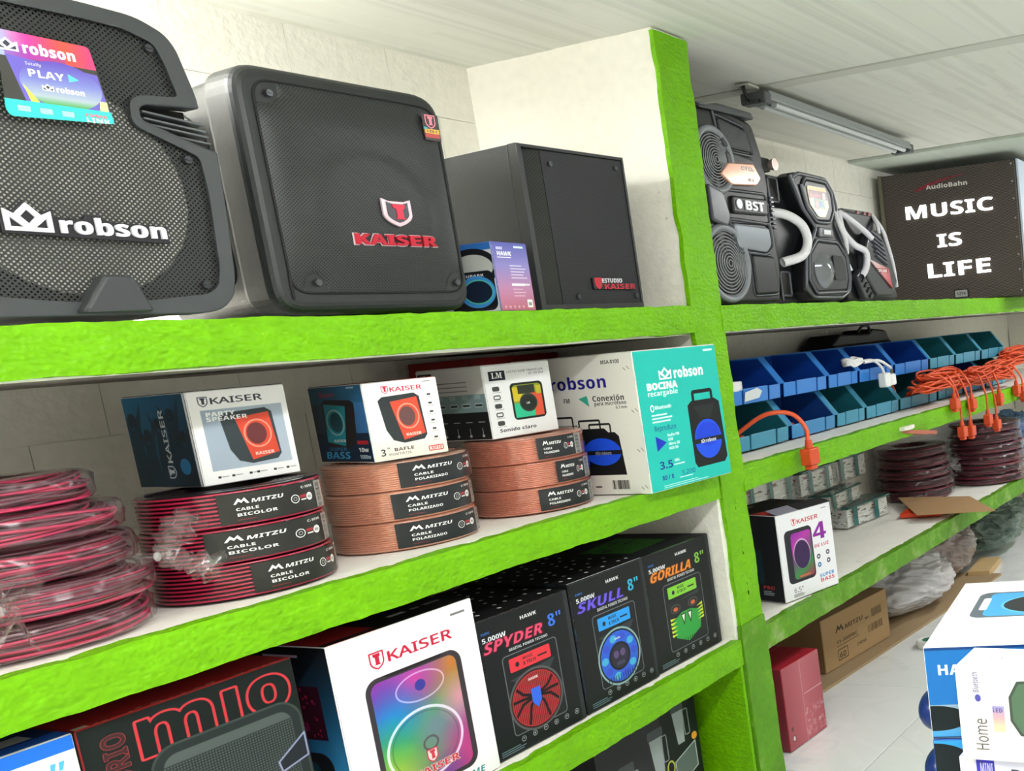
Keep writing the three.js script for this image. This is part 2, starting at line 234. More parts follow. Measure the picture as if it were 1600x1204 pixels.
// carton: folded card body with printed panels; base is the middle of its underside, front = +z
const BOARD = M(0xb9976b, 0.8);
function carton(name, label, { x, y, z, w, h, d, a = 0 }, faces, body = 0xffffff, o = {}) {
  // x, z: lower left front corner on the ground plan
  const c = Math.cos(a * D2R), s = Math.sin(a * D2R), g = thing(name, label, o.cat ?? 'box', [x + c * w / 2 - s * d / 2, y, z - s * w / 2 - c * d / 2], a, o.group);
  part('carton', rb(w, h, d, o.r ?? 0.003, 0, h / 2, 0), body.isMaterial ? body : M(body, o.rough ?? 0.4), g);
  const k = o.res ?? 1500, t = 0.0012, pm = (W, H, draw) => new THREE.MeshPhysicalMaterial({ map: ctex(Math.min(1024, Math.round(W * k)), Math.min(1024, Math.round(H * k)), draw), roughness: o.rough ?? 0.45, specularIntensity: 0.5, clearcoat: o.gloss ?? 0.0, clearcoatRoughness: 0.25 }), e = 0.004;
  if (faces.front) part('front_panel', bx(w - e, h - e, t, 0, h / 2, d / 2 + 0.0002), pm(w, h, faces.front), g);
  if (faces.left) part('side_panel', bx(d - e, h - e, t).rotateY(-Math.PI / 2).translate(-w / 2 - 0.0002, h / 2, 0), pm(d, h, faces.left), g);
  if (faces.top) part('top_panel', bx(w - e, t, d - e, 0, h + 0.0002, 0), Object.assign(pm(w, d, faces.top), { clearcoat: 0, roughness: 0.6 }), g);
  return g;
}
const grad = (c, x0, y0, x1, y1, ...st) => { const g = c.createLinearGradient(x0, y0, x1, y1); st.forEach((s, i) => g.addColorStop(i / (st.length - 1), s)); return g; };

// ---------------------------------------------------------------- top left shelf: loudspeakers
const font = await new FontLoader().loadAsync('fonts/droid/droid_sans_bold.typeface.json');
function letters(str, h, w, depth, bevel = 0) {       // raised lettering, left lower corner at the origin
  const g = new TextGeometry(str, { font, size: h, depth, curveSegments: 5, bevelEnabled: bevel > 0, bevelThickness: bevel, bevelSize: bevel, bevelSegments: 2 });
  g.computeBoundingBox(); const b = g.boundingBox; g.translate(-b.min.x, -b.min.y, 0); g.scale(w / (b.max.x - b.min.x), h / (b.max.y - b.min.y), 1); g.computeVertexNormals(); return g;
}
// perforated sheet steel: holes cut by the alpha map
const holes = (px, fill) => { const t = new THREE.CanvasTexture(canvas(64, 64, (c) => { rect(c, 0, 0, 64, 64, '#fff'); c.fillStyle = '#000'; for (const [x, y] of [[16, 16], [48, 48]]) { c.beginPath(); c.ellipse(x, y, fill, fill, 0, 0, 7); c.fill(); } })); t.wrapS = t.wrapT = THREE.RepeatWrapping; t.magFilter = THREE.LinearFilter; t.repeat.set(1 / px, 1 / px); return t; };
const perf = (pitch, fill, color, o = {}) => M(color, 0.5, { metalness: 0.3, alphaMap: holes(pitch, fill), alphaTest: 0.5, side: THREE.DoubleSide, ...o });
const dimple = (pitch, color, fill = 12, o = {}) => { const t = holes(pitch, fill); return M(color, o.rough ?? 0.5, { bumpMap: t, bumpScale: 0.0012, map: ctexRep(pitch, color, fill), metalness: 0.15 }); };
function ctexRep(pitch, color, fill) { const t = ctex(64, 64, (c) => { rect(c, 0, 0, 64, 64, '#' + new THREE.Color(color).getHexString()); c.fillStyle = '#060607'; for (const [x, y] of [[16, 16], [48, 48]]) { c.beginPath(); c.arc(x, y, fill, 0, 7); c.fill(); } }); t.wrapS = t.wrapT = THREE.RepeatWrapping; t.repeat.set(1 / pitch, 1 / pitch); return t; }
const screwGeo = mergeGeometries([cyl(0.006, 0.007, 0.004, 14).rotateX(Math.PI / 2).toNonIndexed(), bx(0.008, 0.0016, 0.003, 0, 0, 0.002).toNonIndexed()]);
function screws(parent, pts, mat = M(0x5d6064, 0.3, { metalness: 0.8 })) { for (const p of pts) part('screw', screwGeo, mat, parent, p); }

{ // big moulded speaker, only its right half inside the picture
  const o = thing('loudspeaker', 'tall black moulded loudspeaker with a silver crown badge and a colourful hang tag, far left', 'speaker', [1.01, YT, 0]);
  const half = [[0.051, 0.477], [0.13, 0.473], [0.168, 0.455], [0.181, 0.435], [0.197, 0.363], [0.198, 0.343, 0.003], [0.117, 0.337, 0.006], [0.107, 0.329, 0.006], [0.108, 0.313, 0.006], [0.192, 0.281, 0.004], [0.213, 0.276, 0.006], [0.208, 0.178], [0.2, 0.07], [0.192, 0.036], [0.17, 0.014], [0.14, 0.008]];
  const mir = (h) => [...h, ...h.slice().reverse().map(([x, y, r]) => [-x, y, r])];
  const inner = mir([[0.05, 0.455], [0.11, 0.452], [0.15, 0.438], [0.161, 0.408], [0.172, 0.354], [0.11, 0.347], [0.098, 0.338], [0.095, 0.305], [0.185, 0.266], [0.188, 0.205], [0.18, 0.082], [0.171, 0.05], [0.152, 0.037], [0.05, 0.026]]);
  const ring = rpoly(mir(half), 0.02); ring.holes.push(rpoly(inner, 0.012));
  part('front_frame', ext(ring, 0.036, 0.003).translate(0, 0, -0.036), M(0x3a3e41, 0.42), o);
  part('cabinet', ext(rpoly(mir([[0.1, 0.468], [0.165, 0.44], [0.18, 0.36], [0.18, 0.29], [0.196, 0.27], [0.19, 0.06], [0.16, 0.012]]), 0.03), 0.34, 0.02).translate(0, 0, -0.385), M(0x2b2e30, 0.5), o);
  const grill = new THREE.ShapeGeometry(rpoly(inner, 0.012), 8), gp = grill.attributes.position; 
  part('grille', planar(grill, 1).translate(0, 0, -0.009), perf(0.0078, 13, 0x2f3130, { metalness: 0.15 }), o);
  part('baffle', new THREE.ShapeGeometry(rpoly(inner, 0.012), 8).translate(0, 0, -0.03), M(0x0b0b0c, 0.8), o);
  part('woofer_cone', new THREE.LatheGeometry([[0, 0.012], [0.03, 0.01], [0.045, 0.0], [0.135, 0.011], [0.15, 0.014], [0.16, 0.009]].map(([a, b]) => new THREE.Vector2(a, b)), 48).rotateX(Math.PI / 2).translate(0, 0.2, -0.029), M(0xf6f4ea, 0.6), o);
  const fin = (s, x0, x1, y, a) => rb(x1 - x0, 0.0035, 0.03, 0.0015).rotateZ(-s * a).translate(s * (x0 + x1) / 2, y, -0.018);
  for (const s of [1, -1]) { for (let k = 0; k < 4; k++) part('vent_fin', fin(s, 0.112, 0.203 + 0.0015 * k, 0.3225 - 0.0105 * k + (k > 1 ? 0.002 : 0), 0.1), M(0x5a5e61, 0.4), o); part('vent_back', bx(0.09, 0.07, 0.006, s * 0.15, 0.307, -0.04), M(0x08080a, 0.8), o); }
  part('bumper', ext(rpoly([[-0.047, 0.006], [0.05, 0.006], [0.031, 0.06], [-0.008, 0.062]], 0.005), 0.03, 0.006).translate(0.006, 0.006, -0.012), M(0x34373a, 0.5), o);
  screws(o, [[0.142, 0.428, -0.004], [0.165, 0.258, -0.004], [0.152, 0.055, -0.004], [-0.142, 0.428, -0.004], [-0.165, 0.258, -0.004], [-0.152, 0.055, -0.004]], M(0x3c3f42, 0.35, { metalness: 0.6 }));
  // badge: crown and lettering, white on a black backing
  const bd = new THREE.Group(); bd.name = 'badge'; bd.position.set(-0.102, 0.13, -0.004); o.add(bd); bd.rotation.z = -0.02;
  const crownShape = (m) => { const s = poly([[-m, -m], [0.056 + m, -m], [0.056 + m, 0.031 + m], [0.044, 0.024 + m], [0.028, 0.041 + m], [0.012, 0.024 + m], [-m, 0.031 + m]]); if (!m) { s.holes.push(poly([[0.028, 0.031], [0.037, 0.021], [0.028, 0.011], [0.019, 0.021]])); s.holes.push(poly([[0.006, 0.02], [0.006, 0.006], [0.021, 0.006]])); s.holes.push(poly([[0.05, 0.02], [0.05, 0.006], [0.035, 0.006]])); } return s; };
  part('badge_backing', [ext(crownShape(0.004), 0.006, 0.001), ext(rpoly([[0.058, -0.005], [0.21, -0.006], [0.21, 0.021], [0.125, 0.022], [0.12, 0.03], [0.1, 0.03], [0.098, 0.023], [0.058, 0.024]], 0.004), 0.006, 0.001)], M(0x15131c, 0.4), bd);
  part('crown', ext(crownShape(0), 0.007, 0.001).translate(0, 0, 0.003), M(0xf2f2f6, 0.3), bd);
  part('lettering', letters('robson', 0.026, 0.14, 0.005, 0.0004).translate(0.065, 0, 0.005), M(0xe9e9f0, 0.3), bd);
  // hang tag
  const tag = ext(rpoly([[-0.062, 0.41], [0.049, 0.407], [0.062, 0.297], [-0.067, 0.29], [-0.071, 0.299]], 0.006), 0.0015, 0);
  fit01(tag);
  const tt = ctex(640, 576, (c, w, h) => {
    rect(c, 0, 0, w, h, '#33352f'); rect(c, 0, 0, w, h * 0.3, grad(c, 0, 0, w, 0, '#8ed4e8', '#e03a98', '#e8523e', '#d8348c')); rect(c, w * 0.1, h * 0.16, w * 0.55, h * 0.14, 'rgba(110,50,170,0.5)');
    rect(c, 0, h * 0.3, w, h * 0.5, '#3c3d39'); const g = c.createLinearGradient(0, h * 0.3, 0, h * 0.82); g.addColorStop(0, '#5e4fb4'); g.addColorStop(0.45, '#7a84c8'); g.addColorStop(0.8, '#a9b9c4'); g.addColorStop(1, '#3f9a3e');
    path(c, [[w * 0.1, h * 0.28], [w * 0.93, h * 0.36], [w * 0.98, h * 0.82], [w * 0.2, h * 0.82]], '#6a5fc0'); ell(c, w * 0.56, h * 0.56, w * 0.38, h * 0.28, g); path(c, [[w * 0.2, h * 0.6], [w * 0.32, h * 0.8], [w * 0.24, h * 0.8]], '#d6f05a'); path(c, [[w * 0.9, h * 0.68], [w * 0.97, h * 0.68], [w * 0.97, h * 0.82], [w * 0.88, h * 0.82]], '#d9f09a');
    robson(c, w * 0.04, h * 0.1, w * 0.72, '#ffffff', '#3b3550'); T(c, 'PLAY', w * 0.26, h * 0.5, h * 0.12, '#fff', { fit: w * 0.34 }); path(c, [[w * 0.64, h * 0.4], [w * 0.74, h * 0.46], [w * 0.64, h * 0.5]], '#5fd8d0'); T(c, 'Totally', w * 0.26, h * 0.37, h * 0.05, '#c8c8f0'); robson(c, w * 0.37, h * 0.57, w * 0.4, '#e6e6ee', '#444');
    rect(c, 0, h * 0.8, w, h * 0.2, '#35cfc9'); for (let i = 0; i < 3; i++) rrect(c, w * (0.1 + 0.2 * i), h * 0.86, w * 0.12, h * 0.07, 6, 'rgba(255,255,255,0.55)', '#2b9c9a', 3); T(c, 'POWER', w * 0.72, h * 0.89, h * 0.05, '#e8505a', { fit: w * 0.22 }); T(c, 'LINK', w * 0.72, h * 0.955, h * 0.075, '#fff', { fit: w * 0.24 });
  });
  part('hang_tag', tag.translate(0, 0, 0.008), M(0xffffff, 0.3, { map: tt }), o, null, 'colourful printed tag');
}
const kLetters = (h, w) => letters('KAISER', h, w, 0.006, 0.0008);
{ // broad moulded speaker
  const W = 0.405, H = 0.445, o = thing('loudspeaker', 'broad black rounded loudspeaker with a red tower badge, second from the left', 'speaker', [1.488, YT, -0.01], -4);
  const body = M(0x1d2021, 0.45, { bumpMap: plasterBump, bumpScale: 0.0004 });
  const cab = ext(rpoly([[-W / 2, 0.003], [W / 2, 0.003], [W / 2, H], [-W / 2, H]], 0.055), 0.1, 0.022, { seg: 5 }).translate(0, 0, -0.1);
  const back = new RoundedBoxGeometry(W - 0.03, H - 0.02, 0.34, 4, 0.03).translate(0, H / 2, -0.24), bp = back.attributes.position;
  for (let i = 0; i < bp.count; i++) { const z = bp.getZ(i), k = 1 - 0.18 * Math.max(0, (-0.12 - z) / 0.3); bp.setX(i, bp.getX(i) * k); }
  back.computeVertexNormals();
  part('cabinet', [cab, back], body, o);
  part('side_recess', ext(rpoly([[0.12, 0.06], [0.32, 0.06], [0.32, 0.38], [0.19, 0.39], [0.125, 0.34]], 0.04), 0.01, 0.004).rotateY(Math.PI / 2).rotateZ(0).translate(-W / 2 + 0.008, 0, 0).rotateY(0.09), M(0x2a2d2e, 0.42), o);
  part('side_slot', bx(0.008, 0.012, 0.05, -W / 2 + 0.014, 0.22, -0.14), M(0x0c0c0d, 0.8), o);
  const gs = rpoly([[-W / 2 + 0.032, 0.042], [W / 2 - 0.018, 0.042], [W / 2 - 0.018, H - 0.028], [-W / 2 + 0.032, H - 0.028]], 0.034);
  const gg = new THREE.PlaneGeometry(1, 1, 48, 48), p = gg.attributes.position, gw = W - 0.05, gh = H - 0.07;
  for (let i = 0; i < p.count; i++) { // domed sheet with dips at the corner screws, rounded outline
    let u = p.getX(i) * 2, v = p.getY(i) * 2; const r = 0.17, ax = Math.max(0, Math.abs(u) - (1 - r)), ay = Math.max(0, Math.abs(v) - (1 - r)), m = Math.max(ax, ay), l = Math.hypot(ax, ay), f = l > 0 ? m / l : 1;
    u = Math.sign(u) * (Math.min(Math.abs(u), 1 - r) + ax * f); v = Math.sign(v) * (Math.min(Math.abs(v), 1 - r) + ay * f);
    let z = 0.013 * (1 - Math.pow(Math.abs(u), 5)) * (1 - Math.pow(Math.abs(v), 5)); const rad = Math.hypot(u * 0.9, (v + 0.22) * 1.0); z += 0.006 / (1 + Math.exp((rad - 0.62) * 26)) + 0.004 * Math.exp(-((u + 0.05) ** 2 * 3 + (v - 0.62) ** 2 * 22));
    for (const [a, b] of [[-0.86, 0.88], [0.9, 0.88], [-0.74, -0.9], [0.9, -0.9]]) z -= 0.014 * Math.exp(-((u - a) ** 2 + (v - b) ** 2) * 110);
    p.setXYZ(i, u * gw / 2, v * gh / 2, z);
  }
  gg.computeVertexNormals();
  const gm = dimple(0.0062, 0x777a7a, 13.5, { rough: 0.38 });
  part('grille', planar(gg, 1).translate(0.007, H / 2 + 0.007, 0.0005), gm, o);
  part('grille_seam', tubeOutline(gs, 0.0022, 0.001), M(0x0a0a0a, 0.7), o);
  screws(o, [[-gw / 2 * 0.86 + 0.007, H / 2 + 0.007 + gh * 0.44, 0.006], [gw / 2 * 0.9 + 0.007, H / 2 + 0.007 + gh * 0.44, 0.006], [-gw / 2 * 0.74 + 0.007, H / 2 + 0.007 - gh * 0.45, 0.006], [gw / 2 * 0.9 + 0.007, H / 2 + 0.007 - gh * 0.45, 0.006]]);
  const red = M(0xb3122c, 0.3, { metalness: 0.25 }), pink = M(0xd9c3cc, 0.25, { metalness: 0.5 });
  const sh = (k) => { const s = new THREE.Shape(); s.moveTo(-0.032 * k, 0.026 * k); s.lineTo(-0.016 * k, 0.021 * k); s.lineTo(0.016 * k, 0.021 * k); s.lineTo(0.032 * k, 0.026 * k); s.lineTo(0.032 * k, -0.008 * k); s.quadraticCurveTo(0.028 * k, -0.022 * k, 0, -0.031 * k); s.quadraticCurveTo(-0.028 * k, -0.022 * k, -0.032 * k, -0.008 * k); s.closePath(); return s; };
  const em = new THREE.Group(); em.name = 'emblem'; em.position.set(0.045, 0.197, 0.02); em.scale.set(0.85, 0.85, 1); o.add(em);
  part('shield', ext(sh(1.12), 0.006, 0.0015), pink, em); part('shield_inlay', ext(sh(0.82), 0.007, 0.001).translate(0, 0, 0.001), M(0x46434c, 0.3), em);
  part('tower', ext(poly([[-0.014, 0.016], [0.016, 0.016], [0.016, 0.008], [0.01, 0.004], [0.01, -0.012], [0.015, -0.018], [-0.009, -0.018], [-0.006, -0.012], [-0.006, 0.004], [-0.014, 0.008]]), 0.009, 0.001).translate(0, 0, 0.001), M(0xcc2b45, 0.3, { metalness: 0.2 }), em);
  const lt = kLetters(0.021, 0.172); part('lettering', lt.translate(-0.05, 0.131, 0.018), red, o); part('lettering_edge', kLetters(0.0245, 0.177).translate(-0.0525, 0.1292, 0.0145), pink, o);
  part('sticker', bx(0.036, 0.052, 0.001, 0.163, 0.375, 0.013), M(0xffffff, 0.3, { map: ctex(160, 230, (c, w, h) => { rect(c, 0, 0, w, h, '#1c1516'); crest(c, 30, 10, 110, '#e88090', '#2a1518'); rect(c, 8, h * 0.56, w - 16, h * 0.18, '#d9a93a'); rect(c, 8, h * 0.74, w - 16, h * 0.16, '#b52e26'); rect(c, 0, h * 0.5, 40, h * 0.08, '#39a0a8'); T(c, '3 EN 1', 22, h * 0.7, 30, '#40200a', { fit: 110 }); }) }), o);
  part('hang_loop', tube([V(0.212, 0.17, -0.12), V(0.235, 0.172, -0.11), V(0.245, 0.165, -0.1)], 0.003), MBLACK, o);
}
function tubeOutline(shape, r, z) { const pts = shape.getPoints(6).map((p) => V(p.x, p.y, z)); return tube(pts.filter((p, i) => i === 0 || p.distanceTo(pts[i - 1]) > 0.002), r, 160, 5, true); }
{ // square studio subwoofer
  const w = 0.335, h = 0.393, d = 0.45, o = thing('subwoofer', 'square black subwoofer with flat mesh front, beside the divider wall', 'speaker', [2.127, YT, -0.259], -5.3);
  part('cabinet', rb(w, h, d - 0.03, 0.004, 0, h / 2, -0.015), M(0x2e3132, 0.5, { bumpMap: plasterBump, bumpScale: 0.0005 }), o);
  const fr = poly([[-w / 2, 0], [w / 2, 0], [w / 2, h], [-w / 2, h]]); fr.holes.push(poly([[-w / 2 + 0.014, 0.014], [w / 2 - 0.006, 0.014], [w / 2 - 0.006, h - 0.008], [-w / 2 + 0.014, h - 0.008]]));
  part('front_frame', ext(fr, 0.03, 0.002).translate(0, 0, d / 2 - 0.03), M(0x26282a, 0.4), o);
  part('grille', planar(bx(w - 0.075, h - 0.024, 0.004, 0.03, h / 2 + 0.002, d / 2 - 0.005)), dimple(0.0062, 0x5c5e66, 13.5, { rough: 0.4 }), o);
  part('grille_return', planar(bx(0.058, h - 0.024, 0.004).rotateY(-0.35).translate(-w / 2 + 0.037, h / 2 + 0.002, d / 2 - 0.0125)), dimple(0.0085, 0x62655e, 15), o);
  screws(o, [[-0.075, h - 0.04, d / 2 - 0.001], [w / 2 - 0.03, h - 0.03, d / 2 - 0.001], [-0.05, 0.032, d / 2 - 0.001], [w / 2 - 0.022, 0.032, d / 2 - 0.001]], M(0x4a4d50, 0.3, { metalness: 0.7 }));
  part('badge_plate', ext(rpoly([[0.0, 0.05], [0.145, 0.047], [0.145, 0.064], [0.085, 0.066], [0.08, 0.078], [0, 0.08]], 0.004), 0.004, 0.001).translate(0, 0, d / 2 - 0.002), MBLACK, o);
  part('lettering', letters('KAISER', 0.013, 0.106, 0.002).translate(0.036, 0.05, d / 2 + 0.001), M(0xc01a38, 0.3), o, null, 'red lettering');
  part('lettering', letters('ESTUDIO', 0.011, 0.068, 0.002).translate(0.03, 0.066, d / 2 + 0.001), M(0xd6d4dc, 0.3), o, null, 'silver lettering');
  part('crest', ext(rpoly([[0.004, 0.079], [0.03, 0.079], [0.028, 0.058], [0.017, 0.049], [0.006, 0.058]], 0.003), 0.003, 0.0005).translate(0, 0, d / 2), M(0xb51a33, 0.35), o);
}
carton('speaker_carton', 'small lilac and pink portable speaker carton tucked between two loudspeakers', { x: 1.793, y: YT, z: -0.028, w: 0.116, h: 0.157, d: 0.15, a: 6 }, {
  front: (c, w, h) => { rect(c, 0, 0, w, h, grad(c, 0, 0, 0, h, '#5e62b0', '#8d86c6', '#b983ab', '#c66f86')); T(c, 'MINI', w * 0.1, h * 0.1, h * 0.055, '#eef'); T(c, 'HAWK', w * 0.1, h * 0.19, h * 0.09, '#fff', { fit: w * 0.42 }); rect(c, w * 0.1, h * 0.21, w * 0.4, h * 0.012, '#fff'); rect(c, w * 0.62, h * 0.04, w * 0.28, h * 0.03, '#dfe'); lines(c, w * 0.42, h * 0.33, w * 0.5, 5, h * 0.045, h * 0.012, 'rgba(255,255,255,0.75)'); rect(c, w * 0.4, h * 0.6, w * 0.38, h * 0.035, '#fff'); rect(c, w * 0.78, h * 0.6, w * 0.16, h * 0.03, '#ddd'); lines(c, w * 0.42, h * 0.68, w * 0.4, 3, h * 0.05, h * 0.01, 'rgba(255,255,255,0.6)'); rrect(c, w * 0.78, h * 0.84, w * 0.16, h * 0.12, 4, '#fff'); rect(c, w * 0.81, h * 0.88, w * 0.1, h * 0.05, '#999'); icons(c, [0.12, 0.25, 0.38, 0.51, 0.64].map((k) => [w * k, h * 0.95]), h * 0.018, '#fbe8ee'); },
  left: (c, w, h) => { rect(c, 0, 0, w, h, '#c9cbd6'); rect(c, w * 0.45, 0, w * 0.55, h * 0.1, '#2b6cb8'); ell(c, w * 0.62, h * 0.35, w * 0.42, h * 0.24, '#b9bdb9', '#14161c', w * 0.09); rrect(c, w * 0.12, h * 0.4, w * 0.86, h * 0.58, w * 0.12, '#14161d'); T(c, 'KUBARK', w * 0.4, h * 0.48, h * 0.055, '#e8e8ee', { fit: w * 0.4 }); ell(c, w * 0.64, h * 0.7, w * 0.3, h * 0.2, '#132038', '#3b90d8', w * 0.07); ell(c, w * 0.66, h * 0.7, w * 0.27, h * 0.17, null, '#52c0a8', w * 0.02); },
  top: (c, w, h) => rect(c, 0, 0, w, h, '#3a3f55'),
}, 0x6a6fae);

// ---------------------------------------------------------------- middle left shelf: cable coils
const RC = 0.14, HC = 0.0645, HP = 0.0635;
const lathe = (pts, n = 72) => new THREE.LatheGeometry(pts.map(([a, b]) => new THREE.Vector2(a, b)), n);
function ringStack(R, h, n, r, wob = 0) { const l = []; for (let i = 0; i < n; i++) l.push(new THREE.TorusGeometry(R - r * 0.5, r, 7, 72).rotateX(Math.PI / 2).translate(0, (i + 0.5) * h / n, 0)); return l; }
function coilBody(R, h, n, dent) { const pts = [[R * 0.5, 0.004], [R * 0.52, 0.001], [R - 0.004, 0.001]]; for (let i = 0; i < n; i++) for (let k = 0; k <= 5; k++) { const y = (i + k / 5) * (h - 0.004) / n + 0.002; pts.push([R - dent + dent * Math.sin(Math.PI * k / 5), y]); } for (let k = 0; k <= 8; k++) for (let j = 0; j < 4; j++) pts.push([R - 0.003 - (k + j / 4) * 0.0075, h - 0.003 + 0.003 * Math.abs(Math.sin(Math.PI * j / 4))]); pts.push([R * 0.5, h - 0.004], [R * 0.5, 0.004]); return lathe(pts, 80); }
function band(R, h, y, a0, a1) {            // curved label strip, uv across the arc
  const n = 28, pos = [], uv = [], idx = [];
  for (let i = 0; i <= n; i++) for (let j = 0; j < 2; j++) { const a = (a0 + (a1 - a0) * i / n) * D2R; pos.push(R * Math.sin(a), y + j * h, R * Math.cos(a)); uv.push(i / n, j); }
  for (let i = 0; i < n; i++) idx.push(2 * i, 2 * i + 2, 2 * i + 1, 2 * i + 1, 2 * i + 2, 2 * i + 3);
  const g = new THREE.BufferGeometry(); g.setAttribute('position', new THREE.Float32BufferAttribute(pos, 3)); g.setAttribute('uv', new THREE.Float32BufferAttribute(uv, 2)); g.setIndex(idx); g.computeVertexNormals(); return g;
}
const labelTex = (bg, l1, l2) => ctex(1024, 330, (c, w, h) => {
  rect(c, 0, 0, w, h, bg); mitzu(c, w * 0.13, h * 0.36, w * 0.45, '#f4f4f2'); T(c, l1, w * 0.14, h * 0.58, h * 0.13, '#f2f2f0', { fit: w * 0.2 }); T(c, l2, w * 0.14, h * 0.77, h * 0.14, '#f2f2f0', { fit: w * 0.36 });
  T(c, 'C-1016', w * 0.79, h * 0.2, h * 0.12, '#e8e8e6', { fit: w * 0.17 }); ell(c, w * 0.7, h * 0.52, w * 0.045, h * 0.14, null, '#e8e8e8', 9); ell(c, w * 0.7, h * 0.52, w * 0.018, h * 0.06, null, '#bbb', 6); rect(c, w * 0.76, h * 0.42, w * 0.08, h * 0.1, '#a3202e'); rect(c, w * 0.77, h * 0.56, w * 0.07, h * 0.05, '#ddd'); ell(c, w * 0.89, h * 0.52, w * 0.04, h * 0.13, '#d9d9d9', '#fff', 6); T(c, '8Ω', w * 0.865, h * 0.56, h * 0.11, '#222'); rect(c, w * 0.14, h * 0.88, w * 0.16, h * 0.025, '#7e1c26');
});
const LB = M(0xffffff, 0.28, { map: labelTex('#1d1e1c', 'CABLE', 'BICOLOR'), side: THREE.DoubleSide }), LPZ = M(0xffffff, 0.28, { map: labelTex('#151a20', 'CABLE', 'POLARIZADO'), side: THREE.DoubleSide });
const barTex = ctex(128, 256, (c, w, h) => { rect(c, 0, 0, w, h, '#9b9c98'); for (let y = 8; y < h - 8; y += rr(4, 12)) rect(c, 18, y, 74, rr(1.5, 5), '#1c1c1c'); });
const MBAR = M(0xffffff, 0.3, { map: barTex, side: THREE.DoubleSide });
const RED = M(0xb21e46, 0.32), DARKWIRE = M(0x180a0d, 0.35), COPPER = M(0xe6b096, 0.28, { metalness: 0.5 }), COPPER2 = M(0xdc9a84, 0.28, { metalness: 0.5 });
const wrapG = (R, h) => { const g = lathe([[R * 0.86, h + 0.0005], [R * 0.97, h + 0.001], [R + 0.002, h - 0.004], [R + 0.0035, h * 0.5], [R + 0.002, 0.004]], 90), p = g.attributes.position; for (let i = 0; i < p.count; i++) { const a = Math.atan2(p.getX(i), p.getZ(i)), k = 1 + 0.008 * N(Math.sin(a) * 4, p.getY(i) * 40, Math.cos(a) * 4); p.setX(i, p.getX(i) * k); p.setZ(i, p.getZ(i) * k); } g.computeVertexNormals(); return g; };
const geoC = { bi: coilBody(RC - 0.002, HC, 9, 0.003), biRed: ringStack(RC - 0.0006, HC, 9, 0.0019), po: coilBody(RC, HP, 13, 0.0034), wrap: wrapG(RC, HC) };
const ordinal = ['bottom', 'middle', 'top'];
function coil(kind, x, z, y, a0, a1, label, group, turn = 0) {
  const o = thing('cable_coil', label, 'cable coil', [x, y, z], 0, group), bi = kind === 'bi';
  if (bi) { part('black_wire', geoC.bi, DARKWIRE, o); part('red_wire', geoC.biRed, RED, o); } else part('copper_wire', geoC.po, turn ? COPPER2 : COPPER, o);
  part('label', band(RC + 0.0042, HC * 0.82, HC * 0.09, a0, a1), bi ? LB : LPZ, o); part('barcode', band(RC + 0.0043, HC * 0.78, HC * 0.1, a1, a1 + 11), MBAR, o);
  part('shrink_wrap', geoC.wrap, MFILM, o); 
  return o;
}
[[-29.7, 44], [-50.9, 34], [-41.2, 28]].forEach(([a, b], i) => coil('bi', 1.255 + [0, -0.004, 0.002][i], -0.207, YM + i * HC, a, b, `${ordinal[i]} of three labelled red and black cable coils under the blue party carton`, 'red and black cable coils'));
[[-47.6, 31], [-45.4, 33], [-38.5, 41]].forEach(([a, b], i) => coil('po', 1.618 + [0, -0.003, 0.003][i], -0.227, YM + i * HP, a, b, `${ordinal[i]} of three copper cable coils in the middle copper pile`, 'copper cable coils of the middle pile'));
[[-40.1, 20], [-21, 15], [-34.2, 8]].forEach(([a, b], i) => coil('po', 1.989 + [0, 0.004, -0.002][i], -0.225, YM + i * HP, a, b, `${ordinal[i]} of three copper cable coils in the right copper pile`, 'copper cable coils of the right pile', 1));

